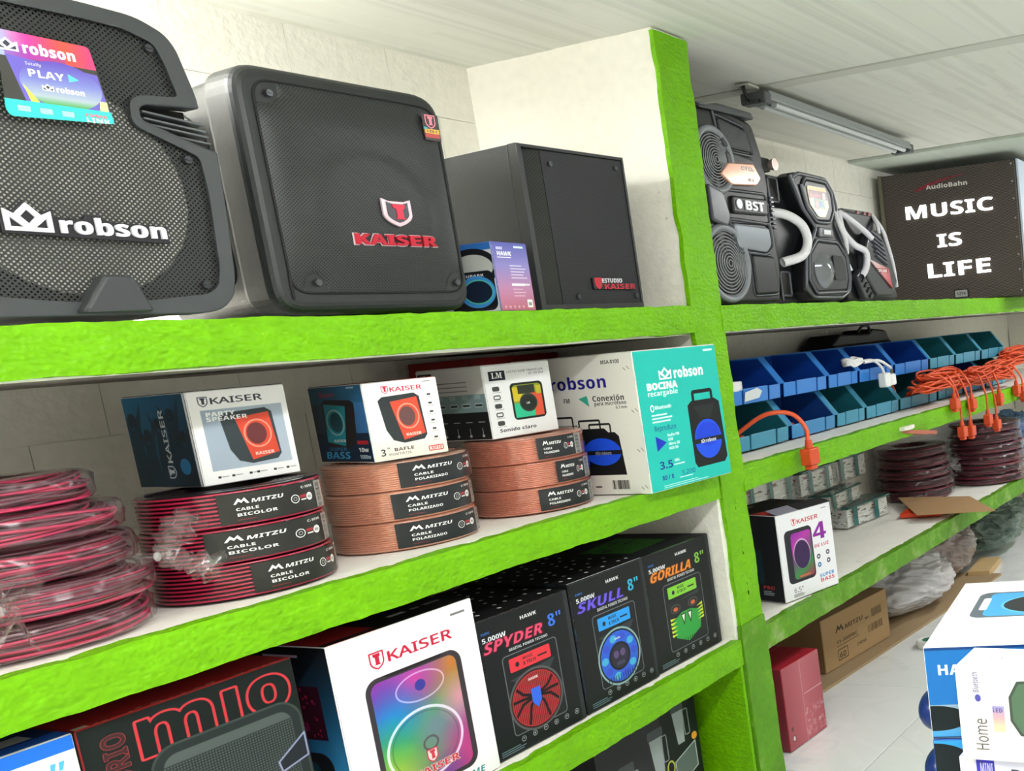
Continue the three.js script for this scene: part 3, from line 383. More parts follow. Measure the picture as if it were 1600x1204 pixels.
// loose red and black coils in clear bags
function baggedCoil(name, label, x, y, z, R, h, opt = {}) {
  const o = thing(name, label, 'cable coil', [x, y, z], opt.turn ?? rr(0, 360), opt.group), wires = [[], []], n = opt.n ?? 50;
  for (let i = 0; i < n; i++) {
    const lay = i % 5, r0 = R - 0.01 - lay * 0.011 + rr(-0.004, 0.006), yy = 0.006 + ((i * 7) % n) / n * (h - 0.014), ph = rr(0, 6.28), am = rr(0.002, 0.007), pts = [];
    for (let k = 0; k < 18; k++) { const a = k / 18 * Math.PI * 2; pts.push(V((r0 + am * Math.sin(2 * a + ph)) * Math.sin(a), Math.max(0.005, Math.min(h - 0.005, yy + 0.005 * Math.sin(a + ph) + 0.003 * Math.sin(3 * a + ph))), (r0 + am * Math.sin(2 * a + ph)) * Math.cos(a))); }
    wires[i % 2].push(tube(pts, opt.wr ?? 0.0026, 54, 5, true));
  }
  part('red_wire', wires[0], opt.red ?? M(0xc2305a, 0.34), o); part('black_wire', wires[1], opt.dark ?? M(0x6e4450, 0.4), o);
  // bag: crumpled shell pulled tight round the coil
  const prof = []; for (let k = 0; k <= 16; k++) { const t = k / 16 * Math.PI * 2, c = Math.cos(t), s = Math.sin(t); prof.push(new THREE.Vector2(R * 0.74 + Math.sign(c) * Math.pow(Math.abs(c), 0.55) * R * 0.3, h / 2 + Math.sign(s) * Math.pow(Math.abs(s), 0.5) * h * 0.5)); }
  const g = new THREE.LatheGeometry(prof, 110), p = g.attributes.position, so = rr(0, 50);
  for (let i = 0; i < p.count; i++) { const a = Math.atan2(p.getX(i), p.getZ(i)), yy = p.getY(i), A = Math.sin(a), B = Math.cos(a); const k = 1 + 0.035 * Math.abs(N(A * 3 + so, yy * 22, B * 3)) + 0.03 * N(A * 9 + so, yy * 60, B * 9) + 0.012 * N(A * 22, yy * 130 + so, B * 22); p.setX(i, p.getX(i) * k); p.setZ(i, p.getZ(i) * k); p.setY(i, Math.max(0.0005, Math.min(h - 0.0005, yy + 0.004 * N(A * 8, so, B * 8)))); }
  { // weld the seam of the lathe
    const m = 17; for (let j = 0; j < m; j++) { p.setXYZ(110 * m + j, p.getX(j), p.getY(j), p.getZ(j)); } }
  g.computeVertexNormals(); part('bag', g, MBAG, o);
  if (opt.knot !== undefined) for (const kd of opt.knot) {
    const kg = new THREE.Group(); kg.name = 'knot'; kg.rotation.y = kd.a * D2R - o.rotation.y; o.add(kg);
    const f = (tilt, roll, len, wid) => { const q = new THREE.PlaneGeometry(wid, len, 14, 14), pp = q.attributes.position; for (let i = 0; i < pp.count; i++) { const v = pp.getY(i) / len + 0.5, u = pp.getX(i) / wid; pp.setXYZ(i, u * wid * (0.14 + 1.0 * Math.pow(Math.max(0, v), 0.55)) + 0.008 * N(v * 7, u * 4 + roll, 5), v * len * (1 + 0.25 * N(u * 5, roll, 2)), 0.02 * Math.sqrt(Math.max(0, v)) * Math.sin(u * 15 + roll * 3 + 2 * v) + 0.026 * N(u * 5 + roll, v * 5, 1)); } q.computeVertexNormals(); return q.rotateX(tilt).rotateZ(roll); };
    const K = film({ roughness: 0.2, color: 0xffffff });
    part('tie', new THREE.SphereGeometry(0.0055, 14, 10).scale(1, 1.5, 1).translate(0, kd.y, R + (kd.out ?? 0.02) - 0.002), MP(0xf4f4f4, 0.3, { transmission: 0.7, thickness: 0 }), kg);
    part('bag_tail', [f(0.65, -0.25, kd.s ?? 0.075, 0.085).translate(0, kd.y, R + (kd.out ?? 0.02)), f(2.0, -0.15, kd.s ?? 0.075, 0.08).translate(0, kd.y, R + (kd.out ?? 0.02))], K, kg);
    part('gather', lathe([[0.006, 0], [0.008, -0.01], [0.02, -0.03], [0.034, -0.045]], 26).scale(1, 1, 0.8).rotateX(Math.PI / 2).translate(0, kd.y, R + (kd.out ?? 0.02) - 0.002), K, kg);
  }
  return o;
}
{
  const L = ['lowest, half hidden', 'second from bottom', 'third from bottom, large knot at right', 'second from top, tied at front', 'topmost'];
  const H = [0.053, 0.053, 0.056, 0.053, 0.05], off = [[0, 0], [0.012, 0.005], [-0.005, 0], [-0.01, 0.008], [-0.018, -0.01]]; let y = YM + 0.001;
  const knots = [undefined, [{ a: -30, y: 0.03, s: 0.08 }], [{ a: 48, y: 0.0, s: 0.085, out: 0.036 }], [{ a: -33, y: 0.02, s: 0.04 }], undefined];
  for (let i = 0; i < 5; i++) { baggedCoil('bagged_cable_coil', `bagged red cable coil in the far left pile, ${L[i]}`, 0.905 + off[i][0], y, -0.225 + off[i][1], [0.168, 0.166, 0.168, 0.162, 0.152][i], H[i], { knot: knots[i], n: 60, group: 'bagged red cable coils' }); y += H[i] + 0.0005; }
}
// ---------------------------------------------------------------- middle left shelf: cartons
carton('speaker_carton', 'small blue and white carton with an orange party speaker picture on red and black coils', { x: 1.214, y: YM + 3 * HC + 0.004, z: -0.206, w: 0.168, h: 0.176, d: 0.23, a: -7 }, {
  front: (c, w, h) => { rect(c, 0, 0, w, h, '#fbfbfb'); kaiser(c, w * 0.1, h * 0.06, h * 0.1, '#3c3e4a', '#fff', 5.2); rect(c, w * 0.1, h * 0.2, w * 0.84, h * 0.66, grad(c, 0, 0, w, h, '#9fb0c2', '#b9c6d3')); boombox(c, w * 0.26, h * 0.23, w * 0.58, h * 0.6, '#3a4448', '#e0503a', '#70383a'); T(c, 'PARTY', w * 0.14, h * 0.27, h * 0.06, '#fff', { fit: w * 0.3 }); T(c, 'SPEAKER', w * 0.14, h * 0.325, h * 0.06, '#fff', { fit: w * 0.42 }); for (const k of [0.14, 0.28, 0.46, 0.54, 0.72, 0.86]) { rect(c, w * k, h * 0.92, w * 0.03, h * 0.022, '#333'); rect(c, w * (k + 0.04), h * 0.925, w * 0.07, h * 0.01, '#aaa'); } },
  left: (c, w, h) => { rect(c, 0, 0, w, h, grad(c, 0, 0, w, h, '#0f6f9c', '#0b5078', '#092438')); for (const [x, y, s] of [[0.1, 0.45, 0.2], [0.3, 0.62, 0.17], [0.5, 0.5, 0.15], [0.72, 0.42, 0.19], [0.86, 0.66, 0.16]]) { ell(c, w * x, h * (y - 0.2), w * s * 0.35, h * s * 0.4, 'rgba(5,22,36,0.75)'); path(c, [[w * (x - s * 0.7), h], [w * (x - s * 0.4), h * (y - 0.05)], [w * (x - s * 1.0), h * (y - 0.35)], [w * x, h * (y - 0.1)], [w * (x + s * 0.9), h * (y - 0.4)], [w * (x + s * 0.5), h * y], [w * (x + s * 0.7), h]], 'rgba(6,26,42,0.6)'); } ell(c, w * 0.8, h * 0.78, w * 0.08, h * 0.09, 'rgba(30,130,190,0.8)'); c.save(); c.translate(w * 0.62, h * 0.9); c.rotate(-Math.PI / 2); kaiser(c, 0, -h * 0.13, h * 0.15, '#d8dfe4', '#143a52', 4.0); c.restore(); rect(c, w * 0.97, 0, w * 0.03, h, '#eee'); },
  top: (c, w, h) => rect(c, 0, 0, w, h, '#10293a'),
}, 0xf2f2f2);
carton('speaker_carton', 'teal and white carton with teal and orange bass speaker pictures on a copper coil pile', { x: 1.483, y: YM + 3 * HP + 0.005, z: -0.112, w: 0.152, h: 0.164, d: 0.24, a: -14 }, {
  front: (c, w, h) => { rect(c, 0, 0, w, h, grad(c, 0, 0, 0, h, '#ffffff', '#fdfbf8', '#ecd9c8')); kaiser(c, w * 0.24, h * 0.055, h * 0.09, '#c81e3c', '#fff', 4.6); boombox(c, w * 0.15, h * 0.17, w * 0.6, h * 0.64, '#33393c', '#dd4f3a', '#6b4a4a'); T(c, '3', w * 0.08, h * 0.95, h * 0.12, '#333'); T(c, 'BAFLE', w * 0.26, h * 0.9, h * 0.06, '#333', { fit: w * 0.28 }); T(c, 'PORTÁTIL', w * 0.18, h * 0.955, h * 0.045, '#888', { fit: w * 0.32 }); T(c, '"', w * 0.17, h * 0.9, h * 0.08, '#333'); for (let i = 0; i < 6; i++) { rect(c, w * 0.84, h * (0.2 + 0.115 * i), w * 0.05, h * 0.025, '#444'); rect(c, w * 0.82, h * (0.245 + 0.115 * i), w * 0.1, h * 0.008, '#aaa'); } rect(c, w * 0.8, h * 0.03, w * 0.12, h * 0.01, '#888'); rrect(c, w * 0.74, h * 0.9, w * 0.2, h * 0.06, 3, null, '#c02a40', 3); T(c, 'NX18', w * 0.77, h * 0.95, h * 0.05, '#c02a40', { fit: w * 0.15 }); },
  left: (c, w, h) => { rect(c, 0, 0, w, h, grad(c, 0, 0, w, 0, '#26343f', '#2c5c86', '#3a79b8')); rect(c, 0, 0, w, h * 0.22, 'rgba(20,90,120,0.6)'); rect(c, 0, h * 0.62, w, h * 0.38, '#0b2740'); kaiser(c, w * 0.2, h * 0.07, h * 0.07, '#d42a4c', '#124', 5); boombox(c, w * 0.18, h * 0.17, w * 0.66, h * 0.66, '#231d20', '#1c8fa0', '#124552', true); rect(c, w * 0.74, h * 0.02, w * 0.14, h * 0.018, '#bcd'); T(c, 'BASS', w * 0.1, h * 0.96, h * 0.13, '#3aa6dd', { fit: w * 0.48, skew: 0.3 }); T(c, 'SUPER', w * 0.2, h * 0.85, h * 0.06, '#2880b8', { fit: w * 0.34, skew: 0.3 }); rect(c, w * 0.76, h * 0.72, w * 0.2, h * 0.05, '#c02030'); T(c, '10w', w * 0.76, h * 0.87, h * 0.08, '#fff', { fit: w * 0.18 }); T(c, '1000w', w * 0.76, h * 0.96, h * 0.07, '#cde', { fit: w * 0.2 }); },
  top: (c, w, h) => { rect(c, 0, 0, w, h, '#7c1a1c'); rect(c, 0, 0, w * 0.4, h, '#3a1214'); },
}, 0xf0f0f0);
carton('radio_carton', 'small white carton with a square multicoloured speaker picture on the right copper coil pile', { x: 1.836, y: YM + 3 * HP + 0.005, z: -0.165, w: 0.188, h: 0.178, d: 0.255, a: -8 }, {
  front: (c, w, h) => { rect(c, 0, 0, w, h, '#e4e5e6'); rect(c, w * 0.07, h * 0.08, w * 0.24, h * 0.13, '#15172a'); T(c, 'LM', w * 0.11, h * 0.18, h * 0.11, '#fff', { f: 'serif', fit: w * 0.16 }); T(c, 'LISTO SOB TRAVELER', w * 0.34, h * 0.12, h * 0.04, '#555', { w: 'normal', fit: w * 0.56 }); T(c, 'DE 100 MM', w * 0.66, h * 0.165, h * 0.04, '#555', { w: 'normal', fit: w * 0.24 }); rrect(c, w * 0.35, h * 0.27, w * 0.5, h * 0.52, w * 0.06, '#1c2420'); rrect(c, w * 0.38, h * 0.3, w * 0.44, h * 0.46, w * 0.05, '#8a9a30'); rect(c, w * 0.6, h * 0.42, w * 0.22, h * 0.34, '#d8543a'); rect(c, w * 0.38, h * 0.56, w * 0.3, h * 0.2, '#2fb98c'); rect(c, w * 0.38, h * 0.33, w * 0.14, h * 0.2, '#cdb92c'); rect(c, w * 0.74, h * 0.33, w * 0.08, h * 0.12, '#b8b030'); rect(c, w * 0.46, h * 0.31, w * 0.26, h * 0.12, '#2a3428'); ell(c, w * 0.6, h * 0.56, w * 0.125, h * 0.12, '#1f2622', '#2d3a30', 6); T(c, 'LM', w * 0.565, h * 0.58, h * 0.04, '#ddd'); for (let i = 0; i < 5; i++) { rrect(c, w * 0.1, h * (0.3 + 0.12 * i), w * 0.09, h * 0.05, 4, i % 2 ? null : '#444', '#444', 4); rect(c, w * 0.09, h * (0.37 + 0.12 * i), w * 0.13, h * 0.008, '#999'); } T(c, 'Sonido claro', w * 0.1, h * 0.93, h * 0.065, '#1d1d1f', { fit: w * 0.56, skew: 0.15 }); },
  left: (c, w, h) => { rect(c, 0, 0, w, h, '#d2d3cf'); rect(c, w * 0.02, h * 0.04, w * 0.22, h * 0.09, '#191b1c'); T(c, 'LM', w * 0.06, h * 0.12, h * 0.08, '#ddd', { f: 'serif' }); for (let i = 0; i < 3; i++) lines(c, w * (0.3), h * (0.19 + 0.06 * i), w * 0.65, 1, 1, h * 0.012, '#777'); rect(c, 0, h * 0.37, w, h * 0.26, '#7f9999'); for (let i = 0; i < 5; i++) { rect(c, w * (0.08 + 0.19 * i), h * 0.38, w * 0.09, h * 0.06, '#98b0b0'); rrect(c, w * (0.07 + 0.19 * i), h * 0.5, w * 0.12, h * 0.045, 6, '#2c3a3a', '#b8caca', 4); } rect(c, 0, h * 0.62, w, h * 0.38, '#16191a'); for (let i = 0; i < 5; i++) { rect(c, w * (0.08 + 0.19 * i), h * 0.75, w * 0.1, h * 0.012, '#aaa'); rect(c, w * (0.12 + 0.19 * i), h * 0.84, w * 0.01, h * 0.1, '#999'); ell(c, w * (0.125 + 0.19 * i), h * 0.95, w * 0.02, h * 0.02, '#bbb'); } },
  top: (c, w, h) => rect(c, 0, 0, w, h, '#dadada'),
}, 0xe4e4e4);
carton('radio_carton', 'dark red carton with a printed brand lying behind the small white radio carton', { x: 2.03, y: YM, z: -0.42, w: 0.34, h: 0.395, d: 0.2, a: 2 }, {
  front: (c, w, h) => { rect(c, 0, 0, w, h, '#d6d7d2'); rect(c, 0, 0, w, h * 0.16, '#7e1418'); ell(c, w * 0.25, h * 0.09, w * 0.05, h * 0.045, '#3f0a0c'); T(c, 'CONCRETO', w * 0.32, h * 0.125, h * 0.09, '#3f0a0c', { fit: w * 0.45 }); rect(c, w * 0.06, h * 0.2, w * 0.16, h * 0.07, '#191a1c'); T(c, 'LM', w * 0.09, h * 0.26, h * 0.06, '#ddd', { f: 'serif' }); lines(c, w * 0.3, h * 0.24, w * 0.5, 4, h * 0.04, h * 0.008, '#888'); rect(c, 0, h * 0.6, w, h * 0.4, '#1c1d1f'); },
  left: (c, w, h) => { rect(c, 0, 0, w, h, '#c9cac4'); rect(c, 0, 0, w, h * 0.16, '#861519'); },
}, 0x7a1518);
carton('speaker_carton', 'large turquoise and white carton with a black trolley loudspeaker picture leaning at the pillar', { x: 2.126, y: YM, z: 0.036, w: 0.326, h: 0.376, d: 0.44, a: -4.2 }, {
  front: (c, w, h) => {
    rect(c, 0, 0, w, h, '#22bcb0'); robson(c, w * 0.26, h * 0.135, w * 0.55, '#f6fbfa', '#22bcb0'); rect(c, w * 0.84, h * 0.025, w * 0.12, h * 0.015, '#d8f4f0');
    T(c, 'BOCINA', w * 0.1, h * 0.28, h * 0.065, '#f6fbfa', { fit: w * 0.36, line: 3 }); T(c, 'recargable', w * 0.1, h * 0.325, h * 0.05, '#e8f8f6', { fit: w * 0.36 }); T(c, 'Bluetooth', w * 0.16, h * 0.42, h * 0.035, '#eafaf8'); ell(c, w * 0.13, h * 0.41, w * 0.018, h * 0.022, null, '#fff', 5); lines(c, w * 0.11, h * 0.455, w * 0.26, 3, h * 0.024, h * 0.012, '#cdf0ec'); T(c, 'Reproduce', w * 0.12, h * 0.575, h * 0.05, '#14287c', { fit: w * 0.26, w: 'normal' }); path(c, [[w * 0.12, h * 0.61], [w * 0.12, h * 0.72], [w * 0.24, h * 0.665]], '#1632b8'); for (let i = 0; i < 4; i++) T(c, ['Radio FM', 'USB', 'Micro SD', 'AUX IN'][i], w * 0.26, h * (0.625 + 0.032 * i), h * 0.028, '#e8faf8'); T(c, '3.5', w * 0.12, h * 0.85, h * 0.075, '#15308a', { fit: w * 0.16 }); T(c, 'HRS.', w * 0.3, h * 0.815, h * 0.028, '#e8faf8'); rect(c, w * 0.29, h * 0.83, w * 0.13, h * 0.01, '#cdf0ec'); T(c, '80 / 8', w * 0.13, h * 0.93, h * 0.045, '#15308a', { fit: w * 0.14 }); T(c, '3,200', w * 0.36, h * 0.925, h * 0.045, '#15308a', { fit: w * 0.18, w: 'normal' }); rect(c, w * 0.34, h * 0.935, w * 0.16, h * 0.006, '#dff'); lines(c, w * 0.14, h * 0.97, w * 0.6, 2, h * 0.014, h * 0.005, '#baeae4');
    rrect(c, w * 0.63, h * 0.335, w * 0.24, h * 0.1, 8, null, '#15171b', w * 0.032); path(c, [[w * 0.55, h * 0.43], [w * 0.6, h * 0.4], [w * 0.9, h * 0.4], [w * 0.96, h * 0.43], [w * 0.98, h * 0.86], [w * 0.94, h * 0.9], [w * 0.58, h * 0.9], [w * 0.55, h * 0.86]], '#15181a'); path(c, [[w * 0.62, h * 0.44], [w * 0.9, h * 0.44], [w * 0.82, h * 0.54], [w * 0.7, h * 0.54]], '#23282a'); ell(c, w * 0.76, h * 0.7, w * 0.175, h * 0.15, '#1c4fe0'); ell(c, w * 0.76, h * 0.665, w * 0.15, h * 0.09, '#1740d0'); rect(c, w * 0.57, h * 0.69, w * 0.4, h * 0.035, '#15181a'); robson(c, w * 0.66, h * 0.697, w * 0.2, '#cfd6e6', '#222'); 
  },
  left: (c, w, h) => {
    rect(c, 0, 0, w, h, '#e4e4dd'); for (let i = 0; i < 40; i++) rect(c, rnd() * w, rnd() * h, rr(2, 30), rr(1, 3), `rgba(150,145,130,${rr(0.05, 0.2)})`); T(c, 'robson', w * 0.3, h * 0.23, h * 0.12, '#1c1888', { fit: w * 0.48 }); T(c, 'MSA-8100', w * 0.75, h * 0.065, h * 0.035, '#333', { fit: w * 0.15 }); T(c, 'FM', w * 0.4, h * 0.325, h * 0.045, '#333'); path(c, [[w * 0.53, h * 0.3], [w * 0.6, h * 0.28], [w * 0.61, h * 0.36]], '#35b096'); T(c, 'Conexión', w * 0.64, h * 0.325, h * 0.055, '#333', { fit: w * 0.26 }); T(c, 'para micrófono', w * 0.65, h * 0.355, h * 0.035, '#444', { fit: w * 0.26 }); T(c, '6.3 mm', w * 0.82, h * 0.385, h * 0.03, '#555');
    for (const [x, s] of [[0.2, 1], [0.42, 0.94], [0.5, 0.88]]) { const y0 = h * (0.98 - 0.5 * s - 0.02); rrect(c, w * (x + 0.08), y0 - h * 0.03, w * 0.17, h * 0.08, 6, null, '#17191b', 9); path(c, [[w * x, y0 + h * 0.06], [w * (x + 0.05), y0 + h * 0.03], [w * (x + 0.28), y0 + h * 0.03], [w * (x + 0.31), y0 + h * 0.06], [w * (x + 0.33), h * 0.86], [w * (x + 0.0), h * 0.86]], '#15181a'); } ell(c, w * 0.66, h * 0.69, w * 0.15, h * 0.1, '#1c50e0'); rect(c, w * 0.5, h * 0.68, w * 0.32, h * 0.03, '#15181a'); robson(c, w * 0.6, h * 0.686, w * 0.13, '#99a', '#222');
    for (let x = w * 0.7; x < w * 0.84; x += rr(3, 7)) rect(c, x, h * 0.9, rr(1.5, 4), h * 0.065, '#222'); rect(c, w * 0.56, h * 0.94, w * 0.05, h * 0.012, '#555'); for (const [x, y] of [[0.92, 0.1], [0.94, 0.4], [0.94, 0.68], [0.93, 0.95]]) { c.strokeStyle = '#8a8a80'; c.lineWidth = 4; c.beginPath(); c.moveTo(w * x, h * y); c.lineTo(w * (x + 0.02), h * (y + 0.02)); c.moveTo(w * (x + 0.03), h * (y - 0.01)); c.lineTo(w * (x + 0.05), h * (y + 0.015)); c.stroke(); }
  },
  top: (c, w, h) => rect(c, 0, 0, w, h, '#cfd0c8'),
}, 0xdedfd8, { res: 1700 });

// ---------------------------------------------------------------- low left shelf: cartons
carton('speaker_carton', 'white and blue carton with an outlined blue numeral at the bottom left corner', { x: 0.55, y: YL, z: -0.05, w: 0.315, h: 0.4, d: 0.34, a: 0 }, {
  front: (c, w, h) => { rect(c, 0, 0, w, h, '#eceded'); rect(c, 0, 0, w, h * 0.055, '#1f6fe0'); T(c, '8', w * 0.64, h * 0.235, h * 0.17, '#eceded', { line: 14, lc: '#3f9fd8', skew: 0.15, sx: 1.5 }); T(c, '8', w * 0.64, h * 0.235, h * 0.17, '#eceded', { skew: 0.15, sx: 1.5 }); T(c, '"', w * 0.86, h * 0.18, h * 0.13, '#58b4e0', { skew: 0.2 }); rrect(c, w * 0.1, h * 0.27, w * 0.72, h * 0.6, 40, '#1a2430'); },
  top: (c, w, h) => { rect(c, 0, 0, w, h, '#14316f'); rect(c, 0, h * 0.9, w, h * 0.1, '#1b5fd6'); rect(c, 0, h * 0.76, w * 0.92, h * 0.12, '#c2c6cc'); rect(c, 0, h * 0.6, w * 0.86, h * 0.13, '#aab0b6'); T(c, 'HAWK', w * 0.1, h * 0.56, h * 0.14, '#8fa6c8'); },
}, 0xe6e7e7);
carton('speaker_carton', 'black carton with red outlined lettering and a bright red top, lower left', { x: 0.872, y: YL, z: -0.06, w: 0.333, h: 0.397, d: 0.36, a: 0 }, {
  front: (c, w, h) => {
    rect(c, 0, 0, w, h, '#0e1714'); T(c, 'm\u0131o', w * 0.2, h * 0.2, h * 0.285, '#0e1714', { fit: w * 0.78, line: 12, lc: '#c2343a' }); T(c, 'm\u0131o', w * 0.2, h * 0.2, h * 0.285, '#0e1714', { fit: w * 0.78 });
    c.save(); c.translate(w * 0.175, h * 0.6); c.rotate(-Math.PI / 2); T(c, 'REPERTORIO', 0, 0, h * 0.115, '#a8353a', { fit: h * 0.55, line: 3 }); T(c, 'REPERTORIO', 0, 0, h * 0.115, '#3a2020', { fit: h * 0.55 }); c.restore();
    rrect(c, w * 0.25, h * 0.185, w * 0.74, h * 0.94, w * 0.12, '#232b2a', '#39423f', 6); rrect(c, w * 0.3, h * 0.225, w * 0.64, h * 0.84, w * 0.07, '#4c5653'); for (let x = w * 0.31; x < w * 0.93; x += 7) rect(c, x, h * 0.27, 2.5, h * 0.7, '#1f2726'); for (let y = h * 0.27; y < h * 0.97; y += 7) rect(c, w * 0.3, y, w * 0.64, 2.5, '#1f2726'); path(c, [[w * 0.99, h * 0.36], [w * 0.83, h * 0.45], [w * 0.84, h * 0.5], [w * 0.99, h * 0.47]], '#20252a', '#8b90b0', 5); ell(c, w * 0.46, h * 0.52, w * 0.09, h * 0.05, '#c8bda6');
  },
  left: (c, w, h) => rect(c, 0, 0, w, h, '#14201c'),
  top: (c, w, h) => { rect(c, 0, 0, w, h, '#a81e22'); for (let i = 0; i < 20; i++) { rect(c, w * rnd(), h * rr(0.97, 0.995), rr(3, 24), rr(2, 5), '#d8cfc0'); } rect(c, w * 0.0, h * 0.96, w * 0.06, h * 0.04, '#d8d0bd'); },
}, 0xa01d20);
carton('speaker_carton', 'white carton with a rainbow coloured loudspeaker picture under the middle shelf', { x: 1.262, y: YL, z: -0.05, w: 0.328, h: 0.395, d: 0.4, a: -1 }, {
  front: (c, w, h) => {
    rect(c, 0, 0, w, h, '#f1f1f4'); kaiser(c, w * 0.24, h * 0.105, h * 0.085, '#c31c3c', '#f1f1f4', 4.6); rect(c, w * 0.83, h * 0.045, w * 0.11, h * 0.012, '#777');
    rrect(c, w * 0.17, h * 0.235, w * 0.68, h * 0.68, w * 0.09, '#3a3338'); path(c, [[w * 0.3, h * 0.235], [w * 0.72, h * 0.235], [w * 0.7, h * 0.25], [w * 0.32, h * 0.25]], '#211d20');
    c.save(); c.beginPath(); c.roundRect(w * 0.205, h * 0.26, w * 0.605, h * 0.63, w * 0.06); c.clip();
    rect(c, 0, 0, w, h, grad(c, w * 0.2, h * 0.3, w * 0.8, h * 0.85, '#8a3fa8', '#3e70c8', '#4aa060', '#8a6a90', '#b03a78')); 
    const blob = (x, y, r, col) => { const g = c.createRadialGradient(w * x, h * y, 0, w * x, h * y, w * r); g.addColorStop(0, col); g.addColorStop(1, col.replace(/[\d.]+\)$/, '0)')); c.fillStyle = g; c.fillRect(0, 0, w, h); };
    blob(0.78, 0.3, 0.3, 'rgba(206,116,50,0.95)'); blob(0.5, 0.31, 0.26, 'rgba(200,60,150,0.95)'); blob(0.22, 0.33, 0.22, 'rgba(130,50,160,0.9)'); blob(0.3, 0.5, 0.28, 'rgba(20,140,200,0.9)'); blob(0.25, 0.66, 0.26, 'rgba(70,170,70,0.9)'); blob(0.28, 0.86, 0.32, 'rgba(200,200,50,0.95)'); blob(0.55, 0.75, 0.25, 'rgba(90,150,90,0.8)'); blob(0.58, 0.6, 0.2, 'rgba(110,130,150,0.9)'); blob(0.8, 0.5, 0.2, 'rgba(225,150,170,0.9)'); blob(0.8, 0.78, 0.26, 'rgba(185,60,130,0.95)'); blob(0.6, 0.9, 0.2, 'rgba(110,60,150,0.9)');
    for (let y = h * 0.26; y < h * 0.9; y += 5) rect(c, 0, y, w, 1.2, 'rgba(0,0,0,0.10)'); c.restore();
    ell(c, w * 0.53, h * 0.36, w * 0.17, h * 0.075, null, 'rgba(240,220,255,0.55)', 5); ell(c, w * 0.53, h * 0.355, w * 0.038, h * 0.03, '#3a3a94'); ell(c, w * 0.5, h * 0.67, w * 0.265, h * 0.19, null, 'rgba(245,235,255,0.75)', 9); ell(c, w * 0.5, h * 0.67, w * 0.235, h * 0.17, null, 'rgba(60,60,60,0.35)', 4);
    ell(c, w * 0.53, h * 0.68, w * 0.05, h * 0.035, null, '#555', 7); crest(c, w * 0.49, h * 0.715, h * 0.07, '#c83848', '#d8c8c8'); T(c, 'KAISER', w * 0.37, h * 0.835, h * 0.05, '#c03a4a', { fit: w * 0.34, line: 3, lc: '#d8c8b8' }); T(c, 'KAISER', w * 0.37, h * 0.835, h * 0.05, '#c03a4a', { fit: w * 0.34 });
    T(c, 'FLAME', w * 0.64, h * 0.975, h * 0.05, grad(c, 0, 0, w * 0.3, 0, '#35a060', '#2a60b8'), { fit: w * 0.24, skew: 0.2 });
  },
  left: (c, w, h) => { rect(c, 0, 0, w, h, grad(c, 0, 0, 0, h, '#101318', '#12405e', '#2c82b8', '#3a8cc0')); rect(c, w * 0.55, h * 0.04, w * 0.25, h * 0.014, '#cbd'); rect(c, w * 0.35, h * 0.2, w * 0.55, h * 0.28, '#2a0a1a'); for (let i = 0; i < 90; i++) rect(c, w * rr(0.36, 0.86), h * rr(0.21, 0.46), rr(3, 12), rr(3, 14), `rgba(${rr(120, 230)},30,${rr(60, 120)},0.7)`); rrect(c, w * 0.3, h * 0.55, w * 0.6, h * 0.5, 50, '#151b20'); rrect(c, w * 0.38, h * 0.6, w * 0.42, h * 0.5, 30, '#144654'); },
  top: (c, w, h) => { rect(c, 0, 0, w, h, '#111214'); rect(c, 0, h * 0.2, w * 0.35, h * 0.75, '#a01420'); rect(c, w * 0.1, h * 0.5, w * 0.5, h * 0.2, '#5a0d14'); rect(c, w * 0.55, h * 0.82, w * 0.12, h * 0.04, '#ddd'); rect(c, w * 0.72, h * 0.82, w * 0.06, h * 0.03, '#aaa'); rect(c, w * 0.82, h * 0.81, w * 0.12, h * 0.04, '#999'); },
}, 0xf0f0f2);
